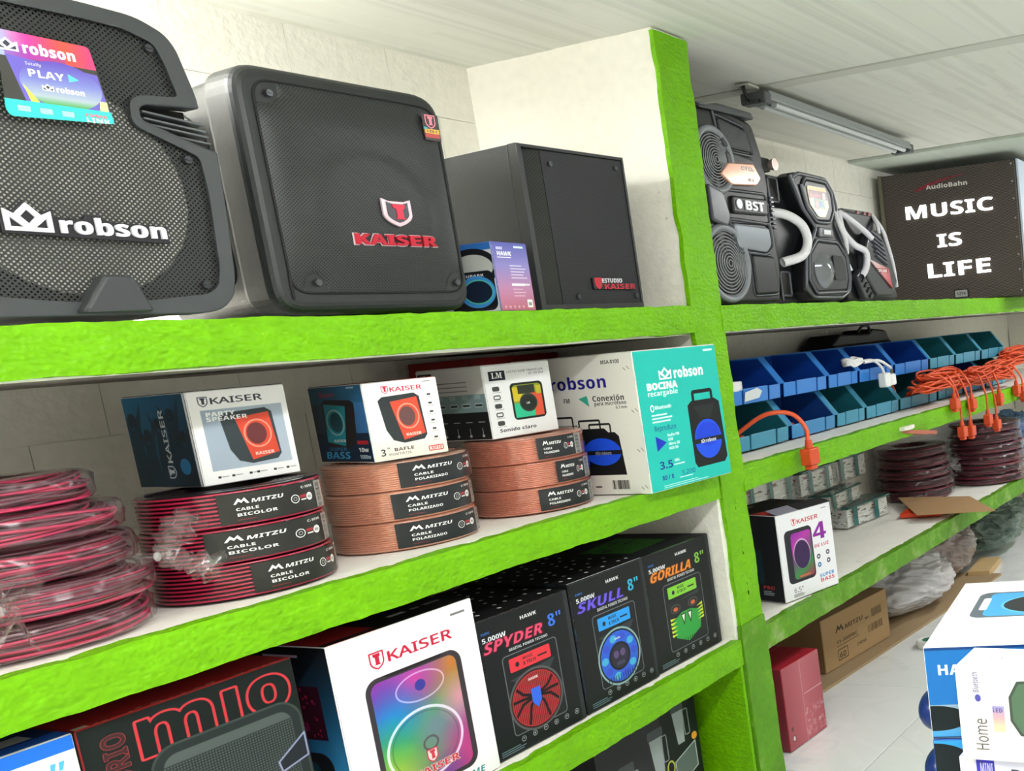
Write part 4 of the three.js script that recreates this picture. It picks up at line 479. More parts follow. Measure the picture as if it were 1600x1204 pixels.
function hawk(x, w, h, z, a, word, cols, panel, disc, label, topDraw) {
  carton('speaker_carton', label, { x, y: YL, z, w, h, d: 0.36, a }, {
    front: (c, W, H) => {
      rect(c, 0, 0, W, H, '#0d1113');
      T(c, '5,000W', W * 0.06, H * 0.155, H * 0.045, '#e8ecf0', { fit: W * 0.24 }); T(c, 'PMPO', W * 0.06, H * 0.1, H * 0.025, '#3a78d0'); T(c, 'HAWK', W * 0.46, H * 0.085, H * 0.035, '#e6e6e6', { fit: W * 0.18 });
      T(c, word, W * 0.05, H * 0.235, H * 0.105, cols[0], { fit: W * 0.62, skew: 0.35, line: 7, lc: cols[1] }); T(c, word, W * 0.05, H * 0.235, H * 0.105, cols[0], { fit: W * 0.62, skew: 0.35 }); T(c, '8"', W * 0.74, H * 0.215, H * 0.13, cols[2], { fit: W * 0.17 });
      T(c, 'DIGITAL POWER TECHNO', W * 0.3, H * 0.275, H * 0.03, '#cfd3d6', { fit: W * 0.42 });
      rrect(c, W * 0.22, H * 0.3, W * 0.58, H * 0.58, 14, '#15181b', 'rgba(200,210,215,0.45)', 4); path(c, [[W * 0.26, H * 0.48], [W * 0.76, H * 0.44], [W * 0.7, H * 0.5], [W * 0.42, H * 0.54]], '#30373b'); rrect(c, W * 0.28, H * 0.33, W * 0.44, H * 0.1, 5, panel); T(c, 'MUSIC', W * 0.42, H * 0.37, H * 0.03, '#222'); T(c, '8 TECH', W * 0.42, H * 0.41, H * 0.035, '#222'); ell(c, W * 0.36, H * 0.385, W * 0.02, H * 0.018, '#222'); rect(c, W * 0.58, H * 0.38, W * 0.1, H * 0.012, '#222');
      disc(c, W, H); icons(c, [0.3, 0.42, 0.54, 0.66, 0.78, 0.9].map((k) => [W * k, H * 0.92]), H * 0.018, '#9aa0a2'); lines(c, W * 0.06, H * 0.945, W * 0.28, 3, H * 0.015, H * 0.006, '#6f8a94'); rect(c, W * 0.955, 0, W * 0.045, H, '#262b2e');
    },
    left: (c, W, H) => { rect(c, 0, 0, W, H, '#141719'); for (let i = 0; i < 5; i++) rect(c, W * 0.8, H * (0.2 + 0.13 * i), W * 0.1, H * 0.06, cols[2]); },
    top: topDraw,
  }, 0x0c0e10, { gloss: 0.12 });
}
const dots = (c, W, H) => { rect(c, 0, 0, W, H, '#0c0d0f'); for (let j = 0; j < 8; j++) for (let i = 0; i < 9; i++) if ((i * 3 + j * 5) % 7 < 4) ell(c, W * (0.07 + 0.11 * i + 0.03 * (j % 2)), H * (0.1 + 0.11 * j), 7, 9, '#f2f4f6'); };
hawk(1.592, 0.276, 0.332, -0.06, -2, 'SPYDER', ['#e8486a', '#501022', '#3a6fd8'], '#d8343e', (c, W, H) => { ell(c, W * 0.5, H * 0.68, W * 0.28, H * 0.22, '#2b1212', '#555', 8); ell(c, W * 0.5, H * 0.68, W * 0.26, H * 0.2, '#a82a2e'); c.save(); c.beginPath(); c.ellipse(W * 0.5, H * 0.68, W * 0.25, H * 0.19, 0, 0, 7); c.clip(); for (let i = 0; i < 30; i++) { c.strokeStyle = 'rgba(30,8,8,0.55)'; c.lineWidth = 3; c.beginPath(); c.moveTo(W * (0.2 + 0.6 * i / 30), H * 0.48); c.lineTo(W * (0.2 + 0.6 * i / 30), H * 0.9); c.stroke(); } c.strokeStyle = '#140a0c'; c.lineWidth = 10; for (const s of [-1, 1]) for (const [dx, dy] of [[0.22, -0.14], [0.26, -0.03], [0.25, 0.09], [0.12, 0.2]]) { c.beginPath(); c.moveTo(W * 0.5, H * 0.66); c.lineTo(W * (0.5 + s * dx * 0.6), H * (0.66 + dy * 0.3)); c.lineTo(W * (0.5 + s * dx), H * (0.68 + dy)); c.stroke(); } c.restore(); path(c, [[W * 0.45, H * 0.6], [W * 0.55, H * 0.6], [W * 0.55, H * 0.7], [W * 0.5, H * 0.75], [W * 0.45, H * 0.7]], '#2f62d8'); T(c, 'HAWK', W * 0.44, H * 0.535, H * 0.03, '#ddd'); },
  'black carton with pink lettering and a red spider disc beside the rainbow carton', dots);
hawk(1.878, 0.272, 0.34, -0.055, -1, 'SKULL', ['#6a56e0', '#1c1a50', '#30a8d0'], '#2a98ea', (c, W, H) => { ell(c, W * 0.5, H * 0.68, W * 0.28, H * 0.22, '#101522', '#8aa', 8); ell(c, W * 0.5, H * 0.68, W * 0.2, H * 0.155, null, '#2f5fd0', W * 0.11); for (let i = 0; i < 10; i++) { const a = i * 0.63; ell(c, W * (0.5 + 0.2 * Math.cos(a)), H * (0.68 + 0.155 * Math.sin(a)), W * 0.045, H * 0.03, i % 2 ? '#44a8d0' : '#3550c8'); } for (let i = 0; i < 16; i++) rect(c, W * (0.24 + 0.033 * i), H * 0.82, 3, H * 0.05, '#0c1018'); ell(c, W * 0.5, H * 0.68, W * 0.12, H * 0.095, '#2a2836'); ell(c, W * 0.455, H * 0.66, W * 0.035, H * 0.03, '#5c4a78'); ell(c, W * 0.545, H * 0.66, W * 0.035, H * 0.03, '#5c4a78'); for (let i = 0; i < 5; i++) rect(c, W * (0.45 + 0.022 * i), H * 0.72, W * 0.014, H * 0.03, '#4a4866'); T(c, 'HAWK', W * 0.46, H * 0.545, H * 0.022, '#ddd'); },
  'black carton with violet lettering and a blue ring disc, between two similar black cartons', (c, W, H) => { dots(c, W, H); rect(c, 0, H * 0.985, W, H * 0.015, '#cfd2d4'); });
hawk(2.158, 0.292, 0.338, -0.06, -1, 'GORILLA', ['#e88a2c', '#7a3c10', '#7ab83c'], '#7fc838', (c, W, H) => { rrect(c, W * 0.26, H * 0.47, W * 0.5, H * 0.4, 30, '#1a1e1c'); ell(c, W * 0.36, H * 0.53, W * 0.07, H * 0.035, '#2c2622', '#444', 5); ell(c, W * 0.63, H * 0.53, W * 0.07, H * 0.035, '#2c2622', '#444', 5); ell(c, W * 0.36, H * 0.535, W * 0.035, H * 0.018, '#c8623a'); ell(c, W * 0.63, H * 0.535, W * 0.035, H * 0.018, '#c8623a'); path(c, [[W * 0.28, H * 0.64], [W * 0.44, H * 0.58], [W * 0.58, H * 0.58], [W * 0.74, H * 0.62], [W * 0.7, H * 0.78], [W * 0.5, H * 0.85], [W * 0.32, H * 0.78]], '#2f9a3e'); for (let i = 0; i < 5; i++) { path(c, [[W * 0.26, H * (0.6 + 0.035 * i)], [W * 0.36, H * (0.61 + 0.035 * i)], [W * 0.27, H * (0.625 + 0.035 * i)]], '#c8d838'); path(c, [[W * 0.77, H * (0.56 + 0.03 * i)], [W * 0.67, H * (0.585 + 0.03 * i)], [W * 0.77, H * (0.585 + 0.03 * i)]], '#c8d838'); } for (const s of [0.46, 0.56]) path(c, [[W * (s - 0.03), H * 0.6], [W * (s + 0.03), H * 0.6], [W * s, H * 0.69]], '#e6ecd8', '#1a3a1c', 5); for (let i = 0; i < 14; i++) rect(c, W * (0.28 + 0.033 * i), H * 0.81, 3, H * 0.06, '#0c1018'); },
  'black carton with orange lettering and a green fanged face, next to the divider wall', (c, W, H) => { rect(c, 0, 0, W, H, '#15181a'); path(c, [[W * 0.12, H * 0.3], [W * 0.8, H * 0.2], [W * 0.75, H * 0.75], [W * 0.15, H * 0.8]], '#3f8a2c'); for (let i = 0; i < 24; i++) ell(c, W * rr(0.15, 0.75), H * rr(0.25, 0.75), rr(6, 26), rr(3, 9), '#16240f'); });
// under the low shelf
carton('appliance_carton', 'dark grey carton with kitchen appliance pictures below the low left shelf', { x: 1.99, y: 0.0, z: -0.17, w: 0.4, h: 0.4, d: 0.4, a: -4 }, {
  front: (c, w, h) => { rect(c, 0, 0, w, h, '#2b2b2e'); rect(c, w * 0.62, 0, w * 0.38, h, '#121a16'); for (const [x, y, s] of [[0.24, 0.3, 1], [0.55, 0.17, 1.05], [0.8, 0.06, 0.9]]) { path(c, [[w * (x - 0.06 * s), h * (y + 0.06)], [w * (x + 0.07 * s), h * (y + 0.04)], [w * (x + 0.05 * s), h * (y + 0.36 * s)], [w * (x - 0.03 * s), h * (y + 0.36 * s)]], '#9aa4a2'); rrect(c, w * (x - 0.07 * s), h * y, w * 0.15 * s, h * 0.07, 8, '#4a5050'); rrect(c, w * (x + 0.06), h * (y + 0.08), w * 0.05, h * 0.2, 8, null, '#858e8c', 6); } path(c, [[w * 0.72, h * 0.5], [w * 0.95, h * 0.42], [w * 0.95, h * 0.62], [w * 0.72, h * 0.7]], '#5d6b64', '#aab8b0', 6); ell(c, w * 0.95, h * 0.38, w * 0.03, h * 0.03, '#e09a2c'); ell(c, w * 0.67, h * 0.52, w * 0.035, h * 0.05, null, '#b8b840', 8); },
  left: (c, w, h) => { rect(c, 0, 0, w, h, '#17181a'); ell(c, w * 0.7, h * 0.6, w * 0.3, h * 0.3, null, '#3a3c40', 10); },
}, 0x1a1b1d);

// ---------------------------------------------------------------- top right shelf
{ // tall twin woofer speaker, its left edge hidden by the pillar
  const o = thing('loudspeaker', 'tall black double woofer loudspeaker with faceted front, right beside the green pillar', 'speaker', [2.828, YT + 0.002, -0.03]);
  const body = M(0x2b2d31, 0.32), gloss = M(0x3b3e44, 0.22), dark = M(0x121316, 0.35);
  part('cabinet', ext(rpoly([[-0.215, 0], [0.2, 0], [0.196, 0.22], [0.17, 0.24], [0.165, 0.49], [0.15, 0.596], [-0.215, 0.596]], 0.012), 0.36, 0.01).translate(0, 0, -0.4), body, o);
  part('front_shell', ext(rpoly([[-0.215, 0.004], [0.148, 0.004], [0.172, 0.1], [0.165, 0.24], [0.142, 0.29], [0.16, 0.38], [0.15, 0.46], [0.105, 0.575], [-0.06, 0.604], [-0.215, 0.6]], 0.02), 0.05, 0.012).translate(0, 0, -0.045), dark, o);
  part('top_cap', ext(rpoly([[-0.2, 0.585], [-0.09, 0.607], [0.09, 0.606], [0.1, 0.585]], 0.006), 0.3, 0.008).translate(0, 0, -0.28), M(0x45484c, 0.35), o);
  const panel = (pts, z, m, nm) => part(nm, ext(rpoly(pts, 0.012), 0.02, 0.007).translate(0, 0, z), m, o);
  const frame = (pts, z, k, r) => part('trim_ridge', tubeOutline(rpoly(pts, 0.015), r ?? 0.006, z), gloss, o);
  frame([[-0.11, 0.575], [0.055, 0.555], [0.085, 0.47], [-0.09, 0.47]], 0.006); panel([[-0.1, 0.565], [0.045, 0.545], [0.07, 0.48], [-0.085, 0.48]], -0.004, M(0x303338, 0.25), 'upper_panel');
  panel([[-0.08, 0.47], [0.075, 0.46], [0.09, 0.42], [-0.07, 0.42]], -0.006, body, 'middle_panel');
  part('name_plate', ext(rpoly([[-0.125, 0.395], [-0.075, 0.433], [0.065, 0.444], [0.1, 0.4], [0.07, 0.376], [-0.07, 0.366]], 0.008), 0.014, 0.004).translate(0, 0, 0.004), MP(0xd9a894, 0.18, { metalness: 0.6 }), o, null, 'shiny copper coloured plate');
  part('plate_lettering', letters('ALPHA', 0.012, 0.07, 0.001).translate(-0.01, 0.418, 0.0185), MWHITE, o);
  part('plate_lettering', letters('18 X', 0.01, 0.035, 0.001).translate(0.02, 0.385, 0.0185), MWHITE, o);
  frame([[-0.13, 0.35], [0.13, 0.355], [0.14, 0.26], [-0.13, 0.255]], 0.004);
  panel([[-0.075, 0.335], [0.125, 0.338], [0.122, 0.284], [-0.08, 0.28]], -0.004, dark, 'logo_panel');
  part('lettering', letters('BST', 0.03, 0.105, 0.004, 0.0005).translate(-0.012, 0.294, 0.0165), M(0xdadce2, 0.25), o);
  part('logo', cyl(0.015, 0.015, 0.004, 24).rotateX(Math.PI / 2).translate(-0.045, 0.31, 0.0175), M(0xd0d3da, 0.25), o);
  panel([[-0.085, 0.25], [0.115, 0.245], [0.12, 0.19], [0.09, 0.165], [-0.07, 0.175]], -0.003, MP(0x9298a0, 0.16, { metalness: 0.4 }), 'mirror_panel');
  frame([[-0.1, 0.262], [0.128, 0.258], [0.135, 0.185], [0.09, 0.158], [-0.075, 0.165]], 0.008);
  panel([[0.0, 0.155], [0.13, 0.15], [0.135, 0.035], [0.0, 0.03]], -0.006, M(0x24262a, 0.3), 'lower_panel'); frame([[-0.005, 0.16], [0.135, 0.155], [0.14, 0.03], [-0.005, 0.025]], 0.004, 0, 0.005);
  panel([[-0.2, 0.36], [-0.125, 0.34], [-0.1, 0.27], [-0.12, 0.235], [-0.2, 0.25]], 0, gloss, 'left_panel');
  for (const [y, r] of [[0.435, 0.092], [0.125, 0.11]]) {
    const g = new THREE.Group(); g.name = 'woofer'; g.position.set(-0.135, y, 0.006); o.add(g);
    part('surround', new THREE.TorusGeometry(r, 0.011, 10, 48), M(0x7b8086, 0.3), g);
    for (let k = 1; k < 11; k++) part('grille_ring', new THREE.TorusGeometry(r * k / 11, 0.0021, 6, 40).translate(0, 0, 0.014 - 0.014 * k / 11), M(0x84888c, 0.3, { metalness: 0.3 }), g);
    part('cone', lathe([[0, 0.0], [r * 0.3, -0.004], [r, -0.012]], 40).rotateX(Math.PI / 2), M(0x3a3c40, 0.4), g);
  }
  part('side_clamp', rb(0.05, 0.045, 0.05, 0.008, 0.165, 0.455, -0.02), MBLACK, o); part('side_knob', cyl(0.02, 0.016, 0.02, 18).rotateX(Math.PI / 2).translate(0.185, 0.455, 0.015), M(0xb9a49e, 0.25, { metalness: 0.7 }), o);
  for (let k = 0; k < 8; k++) part('side_rib', rb(0.018, 0.007, 0.05, 0.002, 0.172, 0.25 + 0.014 * k, -0.02), gloss, o);
}
{ // chunky boombox with white side handles
  const o = thing('party_speaker', 'black angular party speaker with white curved handles and a colourful round sticker', 'speaker', [3.335, YT + 0.002, -0.04]);
  const body = M(0x2c2e33, 0.3), gloss = M(0x55585f, 0.22), dark = M(0x131417, 0.35), white = M(0xe6e6ea, 0.3);
  part('cabinet', ext(rpoly([[-0.3, 0.004], [0.17, 0.004], [0.17, 0.36], [0.08, 0.44], [-0.27, 0.445], [-0.31, 0.41]], 0.02), 0.28, 0.012).translate(0, 0, -0.33), M(0x202226, 0.35), o);
  const outer = [[-0.198, 0.432], [-0.147, 0.454], [0.062, 0.451], [0.111, 0.406], [0.128, 0.349], [0.098, 0.289], [0.167, 0.189], [0.182, 0.085], [0.161, 0.032], [0.092, 0.006], [-0.13, 0.009], [-0.177, 0.041], [-0.15, 0.16], [-0.054, 0.266], [-0.136, 0.33]];
  part('front_shell', ext(rpoly(outer, 0.012), 0.07, 0.012).translate(0, 0, -0.06), dark, o);
  part('shell_edge', tubeOutline(rpoly(outer.map(([x, y]) => [x * 0.95, 0.01 + y * 0.965]), 0.014), 0.008, 0.008), gloss, o);
  const oct = (pts, z, m, nm) => part(nm, ext(rpoly(pts, 0.008), 0.014, 0.005).translate(0, 0, z), m, o);
  oct([[-0.125, 0.4], [-0.095, 0.43], [0.04, 0.428], [0.075, 0.395], [0.078, 0.335], [0.045, 0.295], [-0.045, 0.292], [-0.1, 0.33]], 0.002, body, 'upper_panel');
  part('upper_ring', tubeOutline(rpoly([[-0.13, 0.402], [-0.1, 0.436], [0.045, 0.434], [0.083, 0.398], [0.086, 0.335], [0.048, 0.288], [-0.048, 0.286], [-0.107, 0.33]], 0.01), 0.006, 0.014), gloss, o);
  part('sticker', fit01(ext(rpoly([[-0.1, 0.41], [0.035, 0.412], [0.045, 0.345], [0.01, 0.305], [-0.04, 0.305], [-0.09, 0.345]], 0.01), 0.003, 0).translate(0, 0, 0.0165)), M(0xffffff, 0.25, { map: ctex(256, 256, (c, w, h) => { rect(c, 0, 0, w, h, '#d8c9a0'); rect(c, 10, 14, w - 20, h * 0.36, '#6a1c22'); rect(c, 10, 14, w - 20, 22, '#d9b44a'); T(c, 'Ruffle', w * 0.12, h * 0.36, h * 0.14, '#d8483a', { fit: w * 0.5 }); T(c, '8', w * 0.72, h * 0.4, h * 0.3, '#fff'); rect(c, w * 0.25, h * 0.42, w * 0.55, h * 0.3, '#3f7f52'); rect(c, w * 0.35, h * 0.45, w * 0.14, h * 0.3, '#c04a3a'); rect(c, w * 0.52, h * 0.48, w * 0.14, h * 0.2, '#3a68b0'); ell(c, w / 2, h * 0.86, w * 0.3, h * 0.1, '#cfe0ea'); }) }), o);
  oct([[-0.045, 0.27], [0.055, 0.268], [0.06, 0.235], [-0.05, 0.233]], 0.006, gloss, 'logo_panel'); part('logo', rb(0.05, 0.018, 0.006, 0.003, 0.005, 0.251, 0.022), M(0xd8d8de, 0.25), o);
  oct([[-0.12, 0.17], [-0.06, 0.215], [0.085, 0.212], [0.14, 0.165], [0.145, 0.085], [0.12, 0.045], [-0.1, 0.04], [-0.14, 0.08]], 0.002, body, 'lower_panel');
  part('lower_ring', tubeOutline(rpoly([[-0.128, 0.172], [-0.064, 0.223], [0.09, 0.22], [0.148, 0.168], [0.153, 0.083], [0.126, 0.037], [-0.105, 0.032], [-0.148, 0.08]], 0.01), 0.006, 0.014), gloss, o);
  part('woofer', lathe([[0, 0.03], [0.03, 0.027], [0.055, 0.014], [0.066, 0.002], [0.072, 0]], 40).rotateX(Math.PI / 2).translate(-0.04, 0.115, 0.014), MP(0x7d8187, 0.14, { metalness: 0.5 }), o);
  part('display_window', ext(rpoly([[0.03, 0.17], [0.1, 0.168], [0.115, 0.14], [0.115, 0.08], [0.03, 0.08]], 0.006), 0.006, 0.002).translate(0, 0, 0.016), M(0x34373c, 0.15), o);
  for (const s of [-1, 1]) part('handle', tube(s < 0 ? [V(-0.29, 0.31, -0.03), V(-0.225, 0.3, 0.0), V(-0.165, 0.265, 0.02), V(-0.15, 0.215, 0.025), V(-0.185, 0.165, 0.02), V(-0.26, 0.14, -0.02)] : [V(0.115, 0.34, 0.0), V(0.105, 0.29, 0.022), V(0.135, 0.235, 0.025), V(0.18, 0.185, 0.0)], s < 0 ? 0.0165 : 0.01, 36, 10), white, o, null, 'white curved handle');
  for (const [x, y, h] of [[-0.235, 0.39, 0.08], [-0.225, 0.07, 0.08]]) { part('side_vent', rb(0.05, h, 0.02, 0.006, x, y, -0.045), M(0x0c0d0f, 0.5), o); part('vent_frame', tubeOutline(rpoly([[x - 0.03, y - h / 2], [x + 0.03, y - h / 2], [x + 0.03, y + h / 2], [x - 0.03, y + h / 2]], 0.008), 0.005, -0.038), gloss, o); }
}
{ // slanted speaker with white x-shaped bars
  const o = thing('party_speaker', 'black slanted party speaker with white angular bars and a red triangular badge', 'speaker', [3.752, YT + 0.002, -0.06]);
  const body = M(0x34373d, 0.3), dark = M(0x17181c, 0.35), white = M(0xe4e3ec, 0.3), gloss = M(0x6a6c76, 0.25);
  part('cabinet', ext(rpoly([[-0.2, 0.006], [0.235, 0.004], [0.252, 0.02], [0.2, 0.15], [0.135, 0.225], [0.09, 0.355], [-0.2, 0.36]], 0.012), 0.3, 0.012).translate(0, 0, -0.31), dark, o);
  const diamond = ext(rpoly([[-0.03, 0.275], [0.06, 0.285], [0.12, 0.22], [0.19, 0.08], [0.13, 0.02], [-0.02, 0.02], [-0.1, 0.1], [-0.09, 0.19]], 0.01), 0.04, 0.01).translate(0, 0, -0.015); part('front_panel', diamond, body, o);
  for (let k = 0; k < 6; k++) part('slat', rb(0.105, 0.006, 0.012, 0.002).rotateZ(-0.35).translate(0.02 + 0.006 * k, 0.26 - 0.019 * k, 0.03), gloss, o);
  part('badge', fit01(ext(poly([[-0.065, 0.165], [0.1, 0.13], [0.118, 0.05]]), 0.006, 0.001).translate(0, 0, 0.026)), M(0xffffff, 0.2, { map: ctex(256, 160, (c, w, h) => { rect(c, 0, 0, w, h, grad(c, 0, 0, w, h, '#f0dede', '#d89aa0', '#c03a48')); rect(c, w * 0.25, h * 0.3, w * 0.6, h * 0.16, '#b03a4a'); T(c, 'EXPLODE', w * 0.3, h * 0.44, h * 0.15, '#fff', { fit: w * 0.5 }); }) }), o, null, 'pale red triangular badge');
  const bar = (pts, r = 0.011) => part('bar', tube(pts.map(([x, y, z]) => V(x, y, z)), r, 24, 6), white, o, null, 'white bar');
  bar([[-0.215, 0.345, -0.01], [-0.19, 0.335, 0.0], [-0.06, 0.27, 0.025], [-0.02, 0.25, 0.025]], 0.013); bar([[-0.215, 0.345, -0.01], [-0.22, 0.27, 0.005], [-0.17, 0.22, 0.02], [-0.09, 0.19, 0.03], [-0.105, 0.13, 0.03], [-0.13, 0.1, 0.02]], 0.014);
  bar([[0.085, 0.35, -0.01], [0.1, 0.29, 0.02], [0.13, 0.22, 0.025], [0.18, 0.15, 0.015], [0.225, 0.06, 0.0]], 0.009); bar([[0.085, 0.35, -0.01], [0.06, 0.3, 0.02], [0.055, 0.27, 0.025]], 0.008); bar([[-0.22, 0.27, 0.005], [-0.235, 0.2, 0.0], [-0.2, 0.12, 0.01]], 0.01);
  part('top_panel', rb(0.26, 0.03, 0.16, 0.01, -0.02, 0.352, -0.1), gloss, o); for (const x of [-0.04, 0.02, 0.06]) part('button', cyl(0.012, 0.012, 0.008, 14).rotateX(Math.PI / 2).translate(x, 0.35, -0.015), M(0x7a2430, 0.3), o);
  part('lower_panel', ext(rpoly([[-0.17, 0.1], [-0.12, 0.13], [-0.03, 0.02], [-0.06, 0.006], [-0.12, 0.008]], 0.006), 0.03, 0.008).translate(0, 0, -0.01), body, o); for (let k = 0; k < 4; k++) part('vent', rb(0.03, 0.008, 0.02, 0.002).rotateZ(0.6).translate(-0.125 + 0.018 * k, 0.085 - 0.02 * k, 0.016), M(0x08090a, 0.6), o);
}
{ // subwoofer box with lit words, standing across the shelf
  const W = 0.775, H = 0.715, D = 0.45, o = thing('subwoofer', 'large subwoofer with glowing words on its dark front, far right of the top shelf', 'speaker', [5.17 + D / 2 - 0.003, YT + 0.001, -0.675 + W / 2 + 0.015], -86);
  part('cabinet', rb(W, H, D - 0.02, 0.006, 0, H / 2, -0.01), M(0x2c2a28, 0.6), o);
  part('front_board', planar(bx(W - 0.012, H - 0.012, 0.018, 0, H / 2, D / 2 - 0.012)), M(0xffffff, 0.55, { map: (() => { const t = ctex(128, 128, (c) => { rect(c, 0, 0, 128, 128, '#4a423d'); for (const [x, y] of [[0, 0], [64, 32], [0, 64], [64, 96]]) for (const dx of [0, 128]) { rrect(c, x + dx + 6, y + 8, 40, 15, 7, '#161110'); rect(c, x + dx + 8, y + 24, 44, 6, '#8f857c'); } }); t.wrapS = t.wrapT = THREE.RepeatWrapping; t.repeat.set(30, 34); return t; })(), bumpMap: holes(0.03, 12), bumpScale: 0.001 }), o);
  part('corner_strip', [bx(0.02, H, 0.03, -W / 2 + 0.004, H / 2, D / 2 - 0.01)], M(0x6c6a58, 0.5), o);
  part('side_board', bx(0.012, H, D - 0.03, W / 2 + 0.004, H / 2, -0.01), M(0xd6e2f4, 0.3), o, null, 'pale blue side board');
  const glow = M(0xffffff, 0.4, { emissive: 0xffffff, emissiveIntensity: 1.6 }), z = D / 2 - 0.003;
  const word = (s, x, y, h, w) => { part('lit_lettering', letters(s, h, w, 0.006).translate(x, y, z), glow, o); const l = new THREE.RectAreaLight(0xffffff, 1.1, w, h); l.position.set(x + w / 2, y + h / 2, z + 0.012); l.rotation.y = Math.PI; l.castShadow = true; o.add(l); };
  word('MUSIC', -0.25, 0.465, 0.07, 0.5); word('IS', -0.085, 0.3, 0.07, 0.14); word('LIFE', -0.155, 0.142, 0.075, 0.36);
  part('swoosh', ext((() => { const s = new THREE.Shape(); s.moveTo(-0.2, 0.61); s.quadraticCurveTo(-0.1, 0.66, 0.12, 0.672); s.quadraticCurveTo(-0.07, 0.645, -0.15, 0.612); s.closePath(); return s; })(), 0.003).translate(0, 0, z), M(0x8c2036, 0.4), o);
  part('lettering', letters('AudioBahn', 0.024, 0.235, 0.003).translate(-0.12, 0.612, z), M(0xe6e4e0, 0.4), o);
  part('badge', rb(0.085, 0.05, 0.006, 0.003, 0.025, 0.042, z + 0.002), MBLACK, o); part('badge_plate', bx(0.07, 0.036, 0.004, 0.025, 0.042, z + 0.004), M(0xc9cbcb, 0.3, { map: ctex(128, 64, (c, w, h) => { rect(c, 0, 0, w, h, '#d4d6d6'); T(c, '1274', 16, 46, 40, '#444', { fit: 96 }); }) }), o);
  screws(o, [0.03, 0.14, 0.22, 0.31, 0.41, 0.51, 0.6, 0.69].map((y) => [W / 2 - 0.022, y, z]), M(0xb9b9bc, 0.25, { metalness: 0.8 }));
}

// ---------------------------------------------------------------- middle right shelf: storage bins, orange cords
function bin(x0, x1, y, zf, color, litColor, label, group) {
  const w = x1 - x0 - 0.012, D = 0.235, Hh = 0.148, o = thing('storage_bin', label, 'storage bin', [(x0 + x1) / 2, y, zf], 0, group), m = M(color, 0.35), litMat = M(litColor, 0.32), t = 0.005;
  const rot = (g) => g.rotateY(-Math.PI / 2);       // shape x -> +z
  const s1 = rot(ext(poly([[0, 0], [0.006, 0.05], [-0.07, Hh], [-D, Hh], [-D, 0]]), t)).translate(-w / 2 + t + 0.006, 0, 0), s2 = s1.clone().translate(w - t - 0.012, 0, 0);
  part('bin_body', [s1, s2, bx(w - 0.012, t, D, 0, t / 2, -D / 2), bx(w - 0.012, Hh, t, 0, Hh / 2, -D + t / 2), bx(w - 0.012, 0.05, t, 0, 0.025, -0.002)], m, o);
  const len = Math.hypot(0.076, Hh - 0.05), an = Math.atan2(Hh - 0.05, 0.076);
  for (const s of [-1, 1]) { part('rim', [bx(0.02, 0.004, len).rotateX(an).translate(s * (w / 2 - 0.004), (0.05 + Hh) / 2, -0.032), bx(0.02, 0.004, D - 0.07, s * (w / 2 - 0.004), Hh, -(D + 0.07) / 2)], litMat, o); }
  part('rim', bx(w, 0.004, 0.02, 0, Hh, -D), litMat, o);
  part('lip_panel', rb(w * 0.44, 0.054, 0.008, 0.003).rotateX(0.1).translate(0, 0.027, 0.006), litMat, o);
  for (const s of [-1, 1]) part('lip_panel', rb(w * 0.23, 0.052, 0.007, 0.003).rotateX(0.1).rotateY(s * 0.07).translate(s * w * 0.365, 0.026, 0.004), litMat, o);
  return o;
}
const BL = [0x0d3f9e, 0x2f7fd6], TE = [0x1d6672, 0x4696b4], BT = [0x153f86, 0x3f8cc4];  // body colour, then a lighter tone with the light on lips and rims painted in
{
  const place = ['half hidden by the pillar', 'second from the pillar', 'third from the pillar', 'fourth from the pillar, holding a white adapter', 'fifth from the pillar', 'sixth from the pillar', 'seventh from the pillar', 'last in the row'];
  const X1 = [2.83, 3.187, 3.529, 3.795, 4.147, 4.553, 4.897, 5.289, 5.686];
  for (let i = 0; i < 8; i++) bin(X1[i], X1[i + 1], YM + 0.163, -0.2, ...(i < 5 ? BL : TE), `${i < 5 ? 'blue' : 'teal'} storage bin in the upper row, ${place[i]}`, 'storage bins of the upper row');
  const pl2 = ['half hidden by the pillar under a cord', 'second from the pillar, with orange plugs', 'third from the pillar, nearly empty', 'fourth from the pillar, nearly empty', 'fifth from the pillar, with coiled orange cord', 'behind the left orange cord hank', 'between the two orange cord hanks', 'under the far orange cords'];
  const X2 = [2.83, 3.199, 3.553, 3.812, 4.155, 4.608, 4.96, 5.31, 5.67];
  for (let i = 0; i < 8; i++) bin(X2[i], X2[i + 1], YM + 0.004, -0.195, ...(i === 1 || i === 6 ? BT : i < 5 ? TE : TE), `${i === 1 || i === 6 ? 'dark blue' : 'teal'} storage bin in the lower row, ${pl2[i]}`, 'storage bins of the lower row');
}
const ORANGE = M(0xe2552a, 0.4), ORANGE2 = M(0xd2481f, 0.42);
const plugGeo = mergeGeometries([rb(0.052, 0.05, 0.036, 0.005, 0, -0.024, 0), cyl(0.009, 0.013, 0.026, 12).translate(0, 0.012, 0).toNonIndexed(), rb(0.034, 0.014, 0.026, 0.005, 0, -0.056, 0)].map((g) => { g.deleteAttribute('uv'); return g; }));
